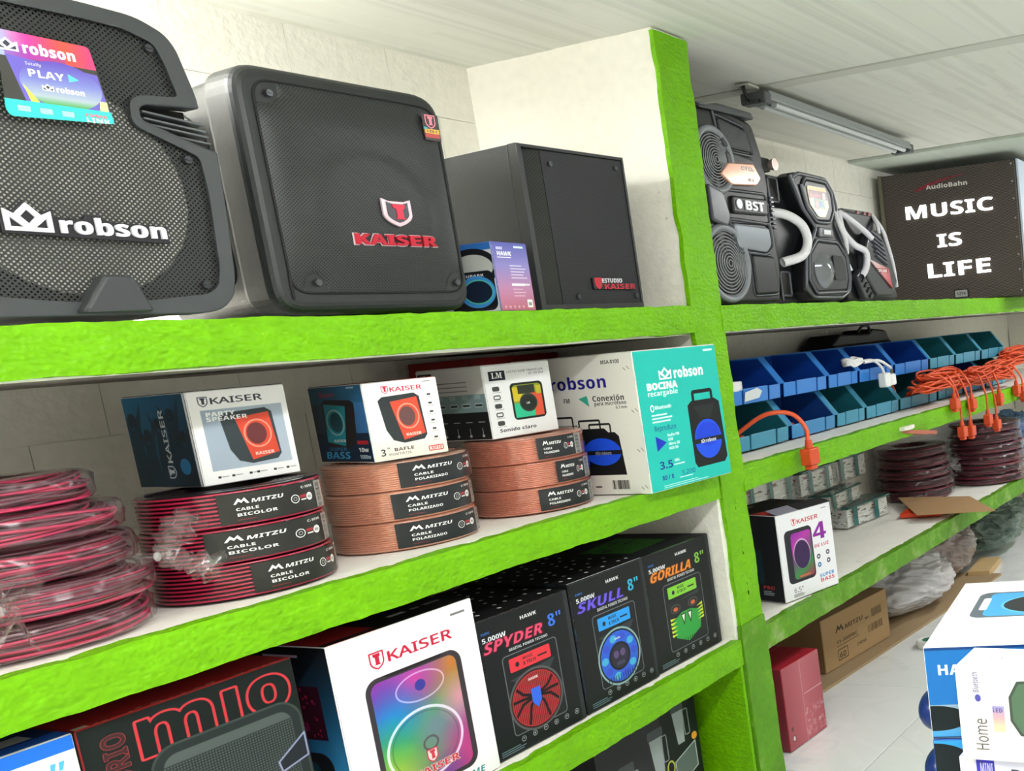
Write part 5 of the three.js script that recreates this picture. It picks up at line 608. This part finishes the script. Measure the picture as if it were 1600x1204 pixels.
function hank(label, x, y, z, len, n, tails, o2 = {}) {   // folded extension cord: loops lying on the bins, ends hanging down
  const o = thing('extension_cord', label, 'extension cord', [x, y, z], 0, 'orange extension cords'), loops = [];
  for (let i = 0; i < n; i++) { const pts = [], hx = len / 2 * rr(0.82, 1.0), hz = rr(0.02, 0.06), oy = rr(-0.035, 0.045), oz = rr(-0.03, 0.03), tl = rr(-0.08, 0.08); for (let k = 0; k < 12; k++) { const a = k / 12 * Math.PI * 2, px = hx * Math.sign(Math.cos(a)) * Math.pow(Math.abs(Math.cos(a)), 0.6), pz = hz * Math.sin(a); pts.push(V(px + oy, oy + px * tl * 0.5 + 0.012 * Math.sin(a * 2 + i), pz + oz)); } loops.push(tube(pts, 0.0052, 44, 6, true)); }
  part('cord_loops', loops, o2.mat ?? ORANGE, o);
  for (const [sx, ex, ey, ez] of tails) { const P3 = [V(sx, 0.015, 0.02), V(sx + (ex - sx) * 0.35, 0.03, (ez - 0) * 0.55), V(ex - (ex - sx) * 0.1, ey * 0.25, ez - 0.012), V(ex, ey * 0.6, ez), V(ex, ey, ez)]; const t = part('cord_end', tube(P3, 0.0052, 28, 7), o2.mat ?? ORANGE, o); part('plug', plugGeo, ORANGE2, t, [ex, ey - 0.02, ez]); }
  if (o2.tie) part('tie', new THREE.TorusGeometry(0.05, 0.006, 6, 20).scale(0.6, 1, 1).rotateY(Math.PI / 2).translate(0.04, 0, 0), ORANGE2, o);
  return o;
}
hank('orange extension cord hank lying nearest the teal bins, two plugs hanging over the shelf', 4.4, YM + 0.115, -0.1, 0.46, 24, [[-0.06, -0.05, -0.205, 0.13], [0.04, 0.06, -0.215, 0.13], [-0.16, -0.1, -0.065, 0.125], [0.12, 0.12, -0.09, 0.125]], { tie: true });
hank('orange extension cord hank with plugs hanging beside the maroon coil pile', 4.86, YM + 0.085, -0.08, 0.4, 22, [[-0.12, -0.15, -0.16, 0.11], [-0.06, -0.03, -0.2, 0.11], [0.1, 0.06, -0.075, 0.105]], { mat: ORANGE2 });
hank('orange extension cord hank spread over the dark blue bin', 5.27, YM + 0.09, -0.09, 0.34, 20, [[0.0, 0.03, -0.1, 0.12], [-0.1, -0.06, -0.06, 0.115]]);
hank('orange extension cord hank at the right edge of the picture', 5.72, YM + 0.15, -0.14, 0.48, 26, [[-0.06, -0.05, -0.14, 0.165]]);
{ // single cord hanging from the first bin
  const o = thing('extension_cord', 'single orange extension cord hanging over the shelf edge beside the pillar', 'extension cord', [2.86, YM + 0.02, -0.27]);
  const c = part('cord', tube([V(0.02, 0.0, 0.0), V(0.0, 0.06, 0.1), V(0.02, 0.11, 0.2), V(0.06, 0.1, 0.27), V(0.07, 0.045, 0.31), V(0.06, 0.0, 0.315)], 0.0075, 40, 8), ORANGE, o); part('plug', plugGeo.clone().scale(1.15, 1.15, 1.2), ORANGE2, o, [0.06, -0.018, 0.318]);
}
{ // orange plugs lying in bins
  const spots = [[2.98, 'orange cord plug lying in the first lower teal bin', -0.24], [3.35, 'orange cord plug lying in the second lower dark blue bin', -0.26]];
  for (const [x, l, z] of spots) { const o = thing('extension_cord', l, 'extension cord', [x, YM + 0.012, z - 0.01], 20); part('plug', plugGeo.clone().rotateX(Math.PI / 2).translate(0, 0.02, 0), ORANGE2, o); const ls = []; for (let i = 0; i < 5; i++) ls.push(new THREE.TorusGeometry(0.034 + 0.003 * i, 0.005, 6, 24).rotateY(0.3 * i).translate(-0.03, 0.045 + 0.004 * i, -0.09)); part('cord_loops', ls, ORANGE, o); }
  const o = thing('extension_cord', 'small coiled orange cord with flat plug in the fifth lower teal bin', 'extension cord', [4.36, YM + 0.012, -0.26]); const ls = []; for (let i = 0; i < 7; i++) ls.push(new THREE.TorusGeometry(0.048, 0.006, 6, 26).rotateY(0.9).translate(-0.08 + 0.012 * i, 0.055, -0.03 - 0.008 * i)); part('cord_loops', ls, ORANGE, o); part('plug', plugGeo.clone().rotateZ(Math.PI / 2).scale(1.6, 0.9, 1).translate(0, 0.035, 0.03), ORANGE2, o);
}
{ // white adapter hanging from a bin
  const o = thing('power_adapter', 'white power adapter and cable hanging from the fourth upper blue bin', 'adapter', [3.86, YM + 0.19, -0.186]);
  part('adapter_body', [rb(0.055, 0.062, 0.04, 0.008, 0.05, -0.03, 0.055), rb(0.045, 0.05, 0.036, 0.008, 0.1, -0.032, 0.06)], M(0xeceef0, 0.35), o);
  const ls = []; for (let i = 0; i < 8; i++) { const pts = []; for (let k = 0; k < 9; k++) { const a = k / 9 * 6.28; pts.push(V(-0.07 + rr(-0.01, 0.01) + 0.06 * Math.cos(a), 0.062 + 0.012 * Math.sin(a + i) + rr(-0.006, 0.006), -0.03 + 0.03 * Math.sin(a))); } ls.push(tube(pts, 0.006, 30, 6, true)); }
  part('cable_bundle', ls, M(0xf2f2f2, 0.4), o); part('cable', [tube([V(-0.03, 0.06, -0.01), V(0.02, 0.06, 0.02), V(0.045, 0.03, 0.045), V(0.05, 0, 0.055)], 0.006), tube([V(-0.02, 0.055, 0), V(0.06, 0.055, 0.03), V(0.12, 0.03, 0.04), V(0.17, 0.015, 0.03)], 0.007)], M(0xf0f0f0, 0.4), o); part('prong', [bx(0.003, 0.02, 0.008, 0.17, 0.0, 0.036), bx(0.003, 0.02, 0.008, 0.178, 0.002, 0.028)], M(0xc0a060, 0.3, { metalness: 0.8 }), o);
}
{ const o = thing('paper_label', 'small torn white paper label stuck on the first upper blue bin', 'label', [2.985, YM + 0.19, -0.1835]); part('paper', ext(rpoly([[-0.06, -0.018], [0.03, -0.012], [0.05, 0.01], [0.02, 0.024], [-0.055, 0.014]], 0.002), 0.001).rotateX(0.1), M(0xd6dde0, 0.7), o); }
{ const o = thing('cable_bundle', 'flattened white cable loop lying in the first upper blue bin', 'cable', [2.9, YM + 0.215, -0.215]); const ls = []; for (let i = 0; i < 5; i++) ls.push(new THREE.TorusGeometry(0.05, 0.005, 6, 26).scale(1, 0.5, 1).rotateX(Math.PI / 2).translate(0.0, 0.006 * i, 0)); part('loops', ls, M(0xe8e8ea, 0.4), o); }

{ // dark case standing behind the bins
  const o = thing('equipment_case', 'black equipment case half hidden behind the blue upper storage bins', 'case', [4.42, YM + 0.003, -0.565]);
  part('case_body', rb(0.62, 0.32, 0.19, 0.012, 0, 0.16, 0), M(0x111214, 0.5), o); part('case_lid', ext(rpoly([[-0.31, 0.318], [0.31, 0.318], [0.27, 0.372], [0.12, 0.385], [0.08, 0.36], [-0.22, 0.37]], 0.015), 0.17, 0.01).translate(0, 0, -0.085), M(0x17191b, 0.45), o); part('handle', tube([V(-0.05, 0.37, 0.09), V(-0.03, 0.395, 0.1), V(0.05, 0.395, 0.1), V(0.07, 0.37, 0.09)], 0.007), M(0x2a2c2e, 0.4), o);
}
// ---------------------------------------------------------------- low right shelf
carton('speaker_carton', 'open white carton with a purple and green loudspeaker picture and large numeral 4', { x: 2.83, y: YL + 0.002, z: -0.062, w: 0.262, h: 0.305, d: 0.3, a: -14.9 }, {
  front: (c, w, h) => { rect(c, 0, 0, w, h, '#e9eaee'); kaiser(c, w * 0.26, h * 0.085, h * 0.075, '#c03a48', '#fff', 4.6); rect(c, w * 0.82, h * 0.04, w * 0.1, h * 0.01, '#999'); rrect(c, w * 0.1, h * 0.2, w * 0.5, h * 0.62, w * 0.07, '#2b2b33'); rrect(c, w * 0.21, h * 0.245, w * 0.37, h * 0.54, w * 0.05, grad(c, w * 0.2, h * 0.25, w * 0.55, h * 0.78, '#8a2f9c', '#b53aa8', '#6a5070', '#3f8a4c', '#a03a50')); ell(c, w * 0.385, h * 0.5, w * 0.155, h * 0.175, '#c9a8c8'); ell(c, w * 0.385, h * 0.51, w * 0.145, h * 0.165, '#3a2450'); rect(c, w * 0.3, h * 0.75, w * 0.2, h * 0.02, '#c86a4a');
    T(c, '4', w * 0.62, h * 0.4, h * 0.28, '#8b2a9a', { fit: w * 0.26 }); T(c, 'DE LUZ', w * 0.62, h * 0.49, h * 0.05, '#c0405a', { fit: w * 0.28 }); for (const [x, y, f] of [[0.68, 0.6, '#556'], [0.86, 0.58, '#556'], [0.68, 0.7, '#2a78b0'], [0.86, 0.68, '#556']]) { ell(c, w * x, h * y, w * 0.035, h * 0.03, f); ell(c, w * x, h * y, w * 0.015, h * 0.012, '#e9eaee'); } T(c, 'SUPER', w * 0.66, h * 0.855, h * 0.06, '#2a7fc0', { fit: w * 0.28 }); T(c, 'BASS', w * 0.66, h * 0.91, h * 0.06, '#c8384a', { fit: w * 0.28 }); T(c, '6.5"', w * 0.16, h * 0.93, h * 0.075, '#444', { w: 'normal', fit: w * 0.18 }); lines(c, w * 0.15, h * 0.945, w * 0.22, 3, h * 0.014, h * 0.008, '#777'); },
  left: (c, w, h) => { rect(c, 0, 0, w, h, '#14171d'); rect(c, w * 0.2, h * 0.4, w * 0.5, h * 0.4, '#14303c'); T(c, 'PRO', w * 0.66, h * 0.86, h * 0.06, '#c8363a', { fit: w * 0.2 }); lines(c, w * 0.66, h * 0.88, w * 0.2, 3, h * 0.02, h * 0.01, '#9aa'); },
  top: (c, w, h) => { rect(c, 0, 0, w, h, '#1b1c20'); path(c, [[0, h * 0.55], [w * 0.5, h * 0.72], [w * 0.7, h * 0.9], [0, h * 0.92]], '#b8322c'); path(c, [[w * 0.05, h * 0.2], [w * 0.5, h * 0.1], [w * 0.5, h * 0.18], [w * 0.1, h * 0.3]], '#8d9092'); },
}, 0xdcdde0);
{ const g = scene.children[scene.children.length - 1]; const fl = (w, x, m, rz) => part('flap', rb(w, 0.003, 0.055, 0.001).rotateX(0.25).translate(x, 0.312, 0.126), m, g); fl(0.1, -0.075, M(0x8a8898, 0.5)); fl(0.15, 0.055, M(0x1c1c22, 0.5)); part('paper_scrap', ext(rpoly([[-0.03, -0.012], [0.05, -0.008], [0.06, 0.012], [-0.02, 0.016]], 0.003), 0.001).rotateX(-Math.PI / 2).translate(0.02, 0.308, 0.07), M(0xd9d2b8, 0.7), g); }
// clear packs of small parts with teal cards
const partsTex = ctex(256, 256, (c, w, h) => { rect(c, 0, 0, w, h, '#d7d9d4'); for (let i = 0; i < 70; i++) { rect(c, rnd() * w, rnd() * h, rr(6, 40), rr(4, 18), ['#8d918c', '#5b605e', '#f0f0ec', '#b9bcb4', '#3a3d3d'][i % 5]); } rect(c, w * 0.1, h * 0.15, w * 0.18, h * 0.09, '#8a3a40'); rect(c, w * 0.6, h * 0.18, w * 0.14, h * 0.08, '#8a3a40'); });
const MPARTS = M(0xffffff, 0.5, { map: partsTex }), MTEAL = M(0x1c6b68, 0.45), MCLEAR = film({ roughness: 0.08 });
function pack(label, x, y, z, w, h, d, a, split = 0.5) {
  const o = thing('clear_pack', label, 'plastic pack', [x, y, z], a, 'clear packs of small parts'), n = Math.max(1, Math.round(w / 0.16));
  part('contents', rb(w - 0.012, h * 0.84, d - 0.03, 0.004, 0, h * 0.44, -0.004), MPARTS, o); part('card_top', rb(w - 0.008, 0.006, d - 0.01, 0.002, 0, h - 0.008, 0), MTEAL, o, null, 'teal card');
  for (let i = 0; i < n; i++) part('card_strip', rb(w / n * 0.18, h - 0.012, 0.004, 0.001, -w / 2 + (i + split * 0.4) * w / n + 0.02, h / 2, d / 2 - 0.006), MTEAL, o, null, 'teal card');
  part('clear_shell', rb(w, h, d, 0.006, 0, h / 2, 0), MCLEAR, o); return o;
}
pack('long clear pack with teal top card lying in front of the maroon coils', 4.16, YL + 0.003, -0.47, 0.36, 0.104, 0.15, -6);
pack('clear pack of small parts close behind the open white carton', 3.62, YL + 0.003, -0.5, 0.42, 0.1, 0.14, -3, 0.9);
pack('clear pack lying on the long clear pack beside the maroon coils', 4.02, YL + 0.11, -0.5, 0.34, 0.08, 0.13, 4, 0.1);
pack('clear pack with dark contents on the rear pile near the shelf back', 3.9, YL + 0.195, -0.56, 0.3, 0.12, 0.12, 0, 0.9);
pack('upper clear pack under the shelf nose, next to the maroon coils', 4.27, YL + 0.195, -0.58, 0.3, 0.12, 0.12, 0, 0.2);
pack('wide clear pack of thin strips above the open white carton', 3.5, YL + 0.195, -0.58, 0.42, 0.14, 0.12, 0, 1.5);
{ const o = thing('carton_block', 'plain dark carton holding up the rear clear packs behind the open carton', 'box', [3.27, YL + 0.002, -0.57]); part('carton', rb(0.27, 0.19, 0.16, 0.003, 0, 0.096, 0), M(0x2a2d30, 0.5), o); }
// bagged maroon coils
const MAROON = M(0x7a2138, 0.35), MAROON2 = M(0x42162a, 0.4);
{
  const nm = ['lowest', 'second lowest', 'middle', 'second highest', 'topmost', 'topmost'];
  for (let i = 0; i < 5; i++) baggedCoil('bagged_cable_coil', `bagged maroon cable coil, ${nm[i]} in the pile left of the hanging orange plugs`, 4.79 + [0, 0.006, -0.01, 0, -0.008][i], YL + 0.004 + i * 0.056, -0.45, 0.2 - [0, 0, 0.004, 0.008, 0.012][i], 0.053, { group: 'bagged maroon cable coils', red: MAROON, dark: MAROON2, n: 36, wr: 0.0034, knot: i === 2 ? [{ a: 40, y: 0.02, s: 0.05 }] : undefined });
  for (let i = 0; i < 6; i++) baggedCoil('bagged_cable_coil', `bagged maroon cable coil, ${['lowest', 'second lowest', 'third lowest', 'third highest', 'second highest', 'topmost'][i]} in the pile under the orange plugs`, 5.24 + [0, 0.008, -0.006, 0.004, -0.01, 0][i], YL + 0.004 + i * 0.056, -0.2, 0.215 - [0, 0, 0.004, 0.004, 0.01, 0.016][i], 0.053, { group: 'bagged maroon cable coils', red: MAROON, dark: MAROON2, n: 36, wr: 0.0034, knot: i === 1 ? [{ a: -20, y: 0.02, s: 0.06 }] : undefined });
}
{ const o = thing('cardboard_sheet', 'flat brown cardboard sheet lying slanted on the low right shelf', 'cardboard', [4.365, YL + 0.03, -0.11]); const s = rpoly([[-0.238, 0.04], [0.218, 0.354], [0.196, -0.058], [-0.175, -0.328]], 0.006); part('sheet', ext(s, 0.004, 0.001).rotateX(-Math.PI / 2).rotateX(0.0), M(0xb08c63, 0.8), o); }
{ const o = thing('orange_pack', 'flat orange red packet under the brown cardboard sheet', 'packet', [4.36, YL + 0.002, -0.2], 10); part('packet', rb(0.3, 0.022, 0.2, 0.006, 0, 0.0115, 0), M(0xd6411c, 0.4), o); }
{ const o = thing('masonry_chip', 'small broken brick coloured slab wedged under the right middle shelf nose', 'chip', [3.88, YM - 0.07, 0.0]); part('slab', rough(0.26, 0.016, 0.05, 0.02, 0.003, 12).rotateZ(-0.16).rotateY(-0.2), M(0xb56a55, 0.7), o); part('plaster_lump', rough(0.1, 0.016, 0.04, 0.012, 0.004, 25, [0, 0, 0]).translate(-0.1, 0.03, 0.004), M(0xe6e4da, 0.8), o); }
// crumpled plastic bags
function bag(label, x, y, z, [a, b, c], inner, outer, o2 = {}) {
  const o = thing('plastic_bag', label, 'plastic bag', [x, y, z], o2.turn ?? 0), mk = (k, amp, n, f) => { const g = new THREE.SphereGeometry(1, n, Math.round(n * 0.6)), p = g.attributes.position, sd = rr(0, 90); for (let i = 0; i < p.count; i++) { const X = p.getX(i), Y = p.getY(i), Z = p.getZ(i), w = N(X * 2 + sd, Y * 2, Z * 2), q = 1 + amp * (0.8 * w + 0.6 * (0.4 - Math.abs(N(X * 2.2 + 2 * w + sd, Y * 5 + 1.5 * X, Z * 2.2))) + 0.28 * (0.3 - Math.abs(N(X * 4 + w * 3, Y * 11 + X * 3 + sd, Z * 4))) + 0.05 * N(X * 10, Y * 12 + sd, Z * 10)); p.setXYZ(i, X * a * k * q, Math.max(0.002 * k, b + Math.sign(Y) * Math.pow(Math.abs(Y), 0.8) * b * k * (Y > 0 ? q : 1)), Z * c * k * q); } g.computeVertexNormals(); return g; };
  if (inner.wire) { const ls = []; for (let i = 0; i < 16; i++) ls.push(new THREE.TorusGeometry(a * rr(0.55, 0.72), 0.006, 6, 40).scale(1, c / a, 1).rotateX(Math.PI / 2 + rr(-0.15, 0.15)).translate(rr(-0.01, 0.01), b * rr(0.4, 1.4), rr(-0.01, 0.01))); part('contents', ls, inner.wire, o); } else part('contents', mk(0.82, 0.12, 40, 1), inner.mat, o);
  part('bag_film', mk(1, 0.34, 150, 1), outer, o); return o;
}
bag('whitish crumpled plastic bag with dark contents beside the brown carton', 4.36, 0.014, -0.4, [0.3, 0.15, 0.2], { mat: M(0x5a5a5e, 0.6) }, MP(0xf8f6f8, 0.3, { transmission: 0.5, thickness: 0, side: THREE.DoubleSide }), { turn: -12 });
bag('clear plastic bag with reddish cable coil on the floor', 5.02, 0.014, -0.45, [0.24, 0.16, 0.18], { wire: M(0x8a4a50, 0.4) }, MP(0xf2e8e6, 0.25, { transmission: 0.65, thickness: 0, side: THREE.DoubleSide }));
bag('dark green shiny plastic bag on the floor at the right edge', 5.68, 0.014, -0.42, [0.27, 0.17, 0.22], { mat: M(0x10241a, 0.5) }, MP(0xb9d0c4, 0.16, { transmission: 0.75, thickness: 0, side: THREE.DoubleSide }));
bag('bright blue plastic bag on the low shelf at the right edge', 5.95, YL + 0.002, -0.33, [0.26, 0.15, 0.22], { mat: M(0x134a9a, 0.5) }, MP(0xa9cbe8, 0.18, { transmission: 0.75, thickness: 0, side: THREE.DoubleSide }));
// ---------------------------------------------------------------- on the floor
{ const o = thing('floor_board', 'long flat brown cardboard strip on the floor under the right shelves', 'cardboard', [3.95, 0, -0.438]); part('strip', planar(rough(2.3, 0.012, 0.46, 0.06, 0.0015, 8, [0, 0.0065, 0])).rotateY(-0.08), M(0xa28a68, 0.85), o); }
carton('shipping_carton', 'brown cardboard shipping carton with black print below the low right shelf', { x: 3.481, y: 0.014, z: -0.338, w: 0.502, h: 0.23, d: 0.3, a: -6.8 }, {
  front: (c, w, h) => { rect(c, 0, 0, w, h, '#a88a63'); for (let i = 0; i < 160; i++) rect(c, rnd() * w, rnd() * h, rr(10, 90), rr(1, 3), `rgba(${rnd() < 0.5 ? '90,70,45' : '200,175,140'},${rr(0.04, 0.14)})`); mitzu(c, w * 0.18, h * 0.36, w * 0.42, '#4b3d2c'); T(c, '11-3009BC', w * 0.18, h * 0.58, h * 0.09, '#4b3d2c', { fit: w * 0.32 }); rect(c, w * 0.18, h * 0.62, w * 0.34, 4, '#4b3d2c'); rrect(c, w * 0.19, h * 0.7, w * 0.14, h * 0.2, 4, null, '#4b3d2c', 6); T(c, '60', w * 0.205, h * 0.87, h * 0.15, '#4b3d2c', { fit: w * 0.1 }); T(c, 'CHINA', w * 0.47, h * 0.82, h * 0.09, '#4b3d2c', { fit: w * 0.15 }); for (let x = 0.66; x < 0.9; x += 0.012) rect(c, w * x, h * 0.54, w * rr(0.003, 0.009), h * 0.15, '#4b3d2c'); for (let x = 0.74; x < 0.9; x += 0.02) rect(c, w * x, h * 0.25, w * 0.012, h * 0.16, '#5a4a36'); rect(c, w * 0.63, h * 0.36, w * 0.05, h * 0.03, '#5a4a36'); },
  left: (c, w, h) => rect(c, 0, 0, w, h, '#937853'),
}, 0xa88a63, { gloss: 0, rough: 0.85 });
carton('wrapped_carton', 'red carton wrapped in clear film on the floor beside the green pillar', { x: 2.779, y: 0.002, z: -0.085, w: 0.225, h: 0.3, d: 0.24, a: -4 }, {
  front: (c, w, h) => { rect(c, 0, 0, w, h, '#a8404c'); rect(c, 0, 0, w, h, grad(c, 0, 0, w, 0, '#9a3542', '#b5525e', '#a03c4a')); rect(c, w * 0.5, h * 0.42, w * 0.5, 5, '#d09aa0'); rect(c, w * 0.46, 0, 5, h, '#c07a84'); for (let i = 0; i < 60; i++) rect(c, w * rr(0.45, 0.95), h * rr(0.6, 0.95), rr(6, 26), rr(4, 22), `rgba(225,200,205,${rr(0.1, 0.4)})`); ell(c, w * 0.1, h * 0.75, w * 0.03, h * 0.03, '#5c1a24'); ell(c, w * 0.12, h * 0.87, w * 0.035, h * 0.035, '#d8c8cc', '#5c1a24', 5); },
  left: (c, w, h) => rect(c, 0, 0, w, h, '#7c1d28'), top: (c, w, h) => { rect(c, 0, 0, w, h, '#a81f2e'); rect(c, 0, h * 0.3, w, 8, '#c8606a'); },
}, 0xa83040, { gloss: 0.9, rough: 0.25 });
carton('shipping_carton', 'pale cardboard carton behind the red wrapped carton', { x: 2.9, y: 0.014, z: -0.4, w: 0.3, h: 0.3, d: 0.22, a: -3 }, { front: (c, w, h) => rect(c, 0, 0, w, h, '#b9a688') }, 0xb9a688, { gloss: 0, rough: 0.8 });
{ const o = thing('wood_block', 'small pale plywood offcut on the floor beside the reddish bag', 'wood', [5.2, 0, -0.26], 8); part('block', rb(0.32, 0.035, 0.13, 0.003, 0, 0.018, 0), M(0xc9ac7c, 0.7), o); }
{ const o = thing('tape_roll', 'white roll of tape lying on the floor beside the blue cartons', 'tape roll', [3.9, 0.0, -0.05]); part('tape', lathe([[0.03, 0.001], [0.055, 0.001], [0.056, 0.004], [0.056, 0.028], [0.053, 0.031], [0.03, 0.031], [0.03, 0.001]], 40), M(0xd9dbd4, 0.4), o); part('core', lathe([[0.026, 0.001], [0.03, 0.001], [0.03, 0.03], [0.026, 0.03], [0.026, 0.001]], 40), M(0x3f7a68, 0.5), o); }

// ---------------------------------------------------------------- carton pile in the aisle, lower right corner
const HX = { x: 1.732, z: 0.964, w: 0.36, d: 0.47, a: -79 };
carton('speaker_carton', 'blue carton with white lid showing a lying black speaker, on top of the aisle pile', { ...HX, y: 0.585, h: 0.195 }, {
  front: (c, w, h) => { rect(c, 0, 0, w, h, '#1a6cb4'); rect(c, 0, 0, w, h * 0.03, '#16407a'); T(c, 'HAWK', w * 0.06, h * 0.3, h * 0.16, '#eaf2fa', { fit: w * 0.3 }); rect(c, 0, h * 0.63, w, h * 0.37, grad(c, 0, h * 0.63, 0, h, '#8fa8b8', '#3b94d0')); ell(c, w * 0.02, h * 0.78, w * 0.2, h * 0.14, '#0e1a1c'); rect(c, 0, h * 0.985, w, h * 0.015, '#123c66'); },
  top: (c, w, h) => { rect(c, 0, 0, w, h, '#f4f5f6'); rrect(c, w * 0.16, h * 0.2, w * 0.9, h * 0.42, w * 0.08, '#5f6a72'); rrect(c, w * 0.24, h * 0.22, w * 0.8, h * 0.38, w * 0.06, '#4a9fd6'); ell(c, w * 0.6, h * 0.42, w * 0.26, h * 0.15, '#2f3335', '#63b8ea', 10); rrect(c, w * 0.2, h * 0.3, w * 0.05, h * 0.2, 12, '#f2f2f2'); rect(c, w * 0.66, h * 0.34, w * 0.4, h * 0.14, '#eef2f4'); rect(c, w * 0.9, h * 0.15, w * 0.1, h * 0.45, '#3f9ad8'); },
}, 0xf0f1f2, { cat: 'box' });
carton('speaker_carton', 'blue carton with black round cut-outs, second in the aisle pile', { ...HX, y: 0.39, h: 0.193 }, { front: (c, w, h) => { rect(c, 0, 0, w, h, '#2f96d6'); ell(c, w * 0.0, h * 0.3, w * 0.24, h * 0.27, '#0e1a1c'); rect(c, 0, h * 0.62, w, h * 0.05, '#123c50'); rect(c, 0, h * 0.67, w, h * 0.33, '#1f56b4'); } }, 0x2460b8);
for (const [k, y] of [[1, 0.05], [2, 0.13]]) { // dark moulded shell showing through the die cut at the left edge
  const g = scene.children[scene.children.length - k], sh = part('speaker_shell', new THREE.SphereGeometry(0.055, 28, 20).scale(0.75, 0.8, 1.0), M(0x122a6a, 0.3), g, [-HX.w / 2, k === 2 ? 0.035 : 0.1, HX.d / 2 - 0.075]);
}
carton('speaker_carton', 'plain blue carton, third in the aisle pile', { ...HX, y: 0.195, h: 0.193 }, { front: (c, w, h) => rect(c, 0, 0, w, h, '#1f56b4') }, 0x1f56b4);
carton('speaker_carton', 'plain blue carton at the bottom of the aisle pile', { ...HX, y: 0.0, h: 0.193 }, { front: (c, w, h) => rect(c, 0, 0, w, h, '#1f56b4') }, 0x1f56b4);
const HM = { x: 1.633, z: 1.072, w: 0.34, d: 0.105, a: -90 };
carton('lamp_carton', 'white carton with rotated black lettering and green picture, lower right corner', { ...HM, y: 0.595, h: 0.185 }, {
  front: (c, w, h) => { rect(c, 0, 0, w, h, '#d9d6d1'); c.save(); c.translate(w * 0.16, h * 0.9); c.rotate(-Math.PI / 2); T(c, 'Home', 0, 0, h * 0.2, '#55524e', { w: 'normal', fit: h * 0.36 }); c.restore(); c.save(); c.translate(w * 0.13, h * 0.24); c.rotate(-Math.PI / 2); T(c, 'Bluetooth', -h * 0.02, 0, h * 0.09, '#6a6890', { fit: h * 0.22 }); c.restore(); ell(c, w * 0.12, h * 0.32, w * 0.018, h * 0.04, '#4a4a9a'); rect(c, w * 0.2, h * 0.4, w * 0.07, h * 0.28, grad(c, 0, h * 0.4, 0, h * 0.68, '#8c8cc0', '#d8a0a0', '#e0d8a0')); T(c, 'LED', w * 0.2, h * 0.47, h * 0.06, '#4c4a80', { fit: w * 0.06 }); path(c, [[w * 0.31, h * 0.3], [w * 0.36, h * 0.14], [w * 0.6, h * 0.1], [w * 0.6, h * 0.75], [w * 0.36, h * 0.7], [w * 0.31, h * 0.55]], '#4f6a52', '#3c4a3e', 8); },
  top: (c, w, h) => { rect(c, 0, 0, w, h, '#f3f2f0'); T(c, '7.0 x 3', w * 0.1, h * 0.6, h * 0.3, '#9a9a98', { w: 'normal', fit: w * 0.2 }); lines(c, w * 0.3, h * 0.15, w * 0.16, 2, h * 0.1, h * 0.03, '#c9c9c6'); },
}, 0xeceae6);
carton('lamp_carton', 'white and violet carton under the white lettered carton, lower right corner', { ...HM, x: 1.65, d: 0.088, z: 1.055, y: 0.3, h: 0.292 }, { front: (c, w, h) => { rect(c, 0, 0, w, h, '#d9d8ea'); rect(c, 0, 0, w * 0.09, h, '#ecece8'); rect(c, w * 0.1, 0, w * 0.11, h, '#3a34b0'); T(c, 'MINI', w * 0.12, h * 0.1, h * 0.1, '#c8c8ee', { fit: w * 0.08 }); T(c, 'Bulb', w * 0.3, h * 0.16, h * 0.14, '#44445c', { fit: w * 0.24 }); } }, 0xd9d8ea);
carton('lamp_carton', 'plain white carton at the base of the lamp carton pile', { ...HM, x: 1.65, d: 0.088, z: 1.055, y: 0.0, h: 0.298 }, { front: (c, w, h) => rect(c, 0, 0, w, h, '#dcdbe6') }, 0xd9d8ea);
shadow(scene);
renderer.render(scene, camera);
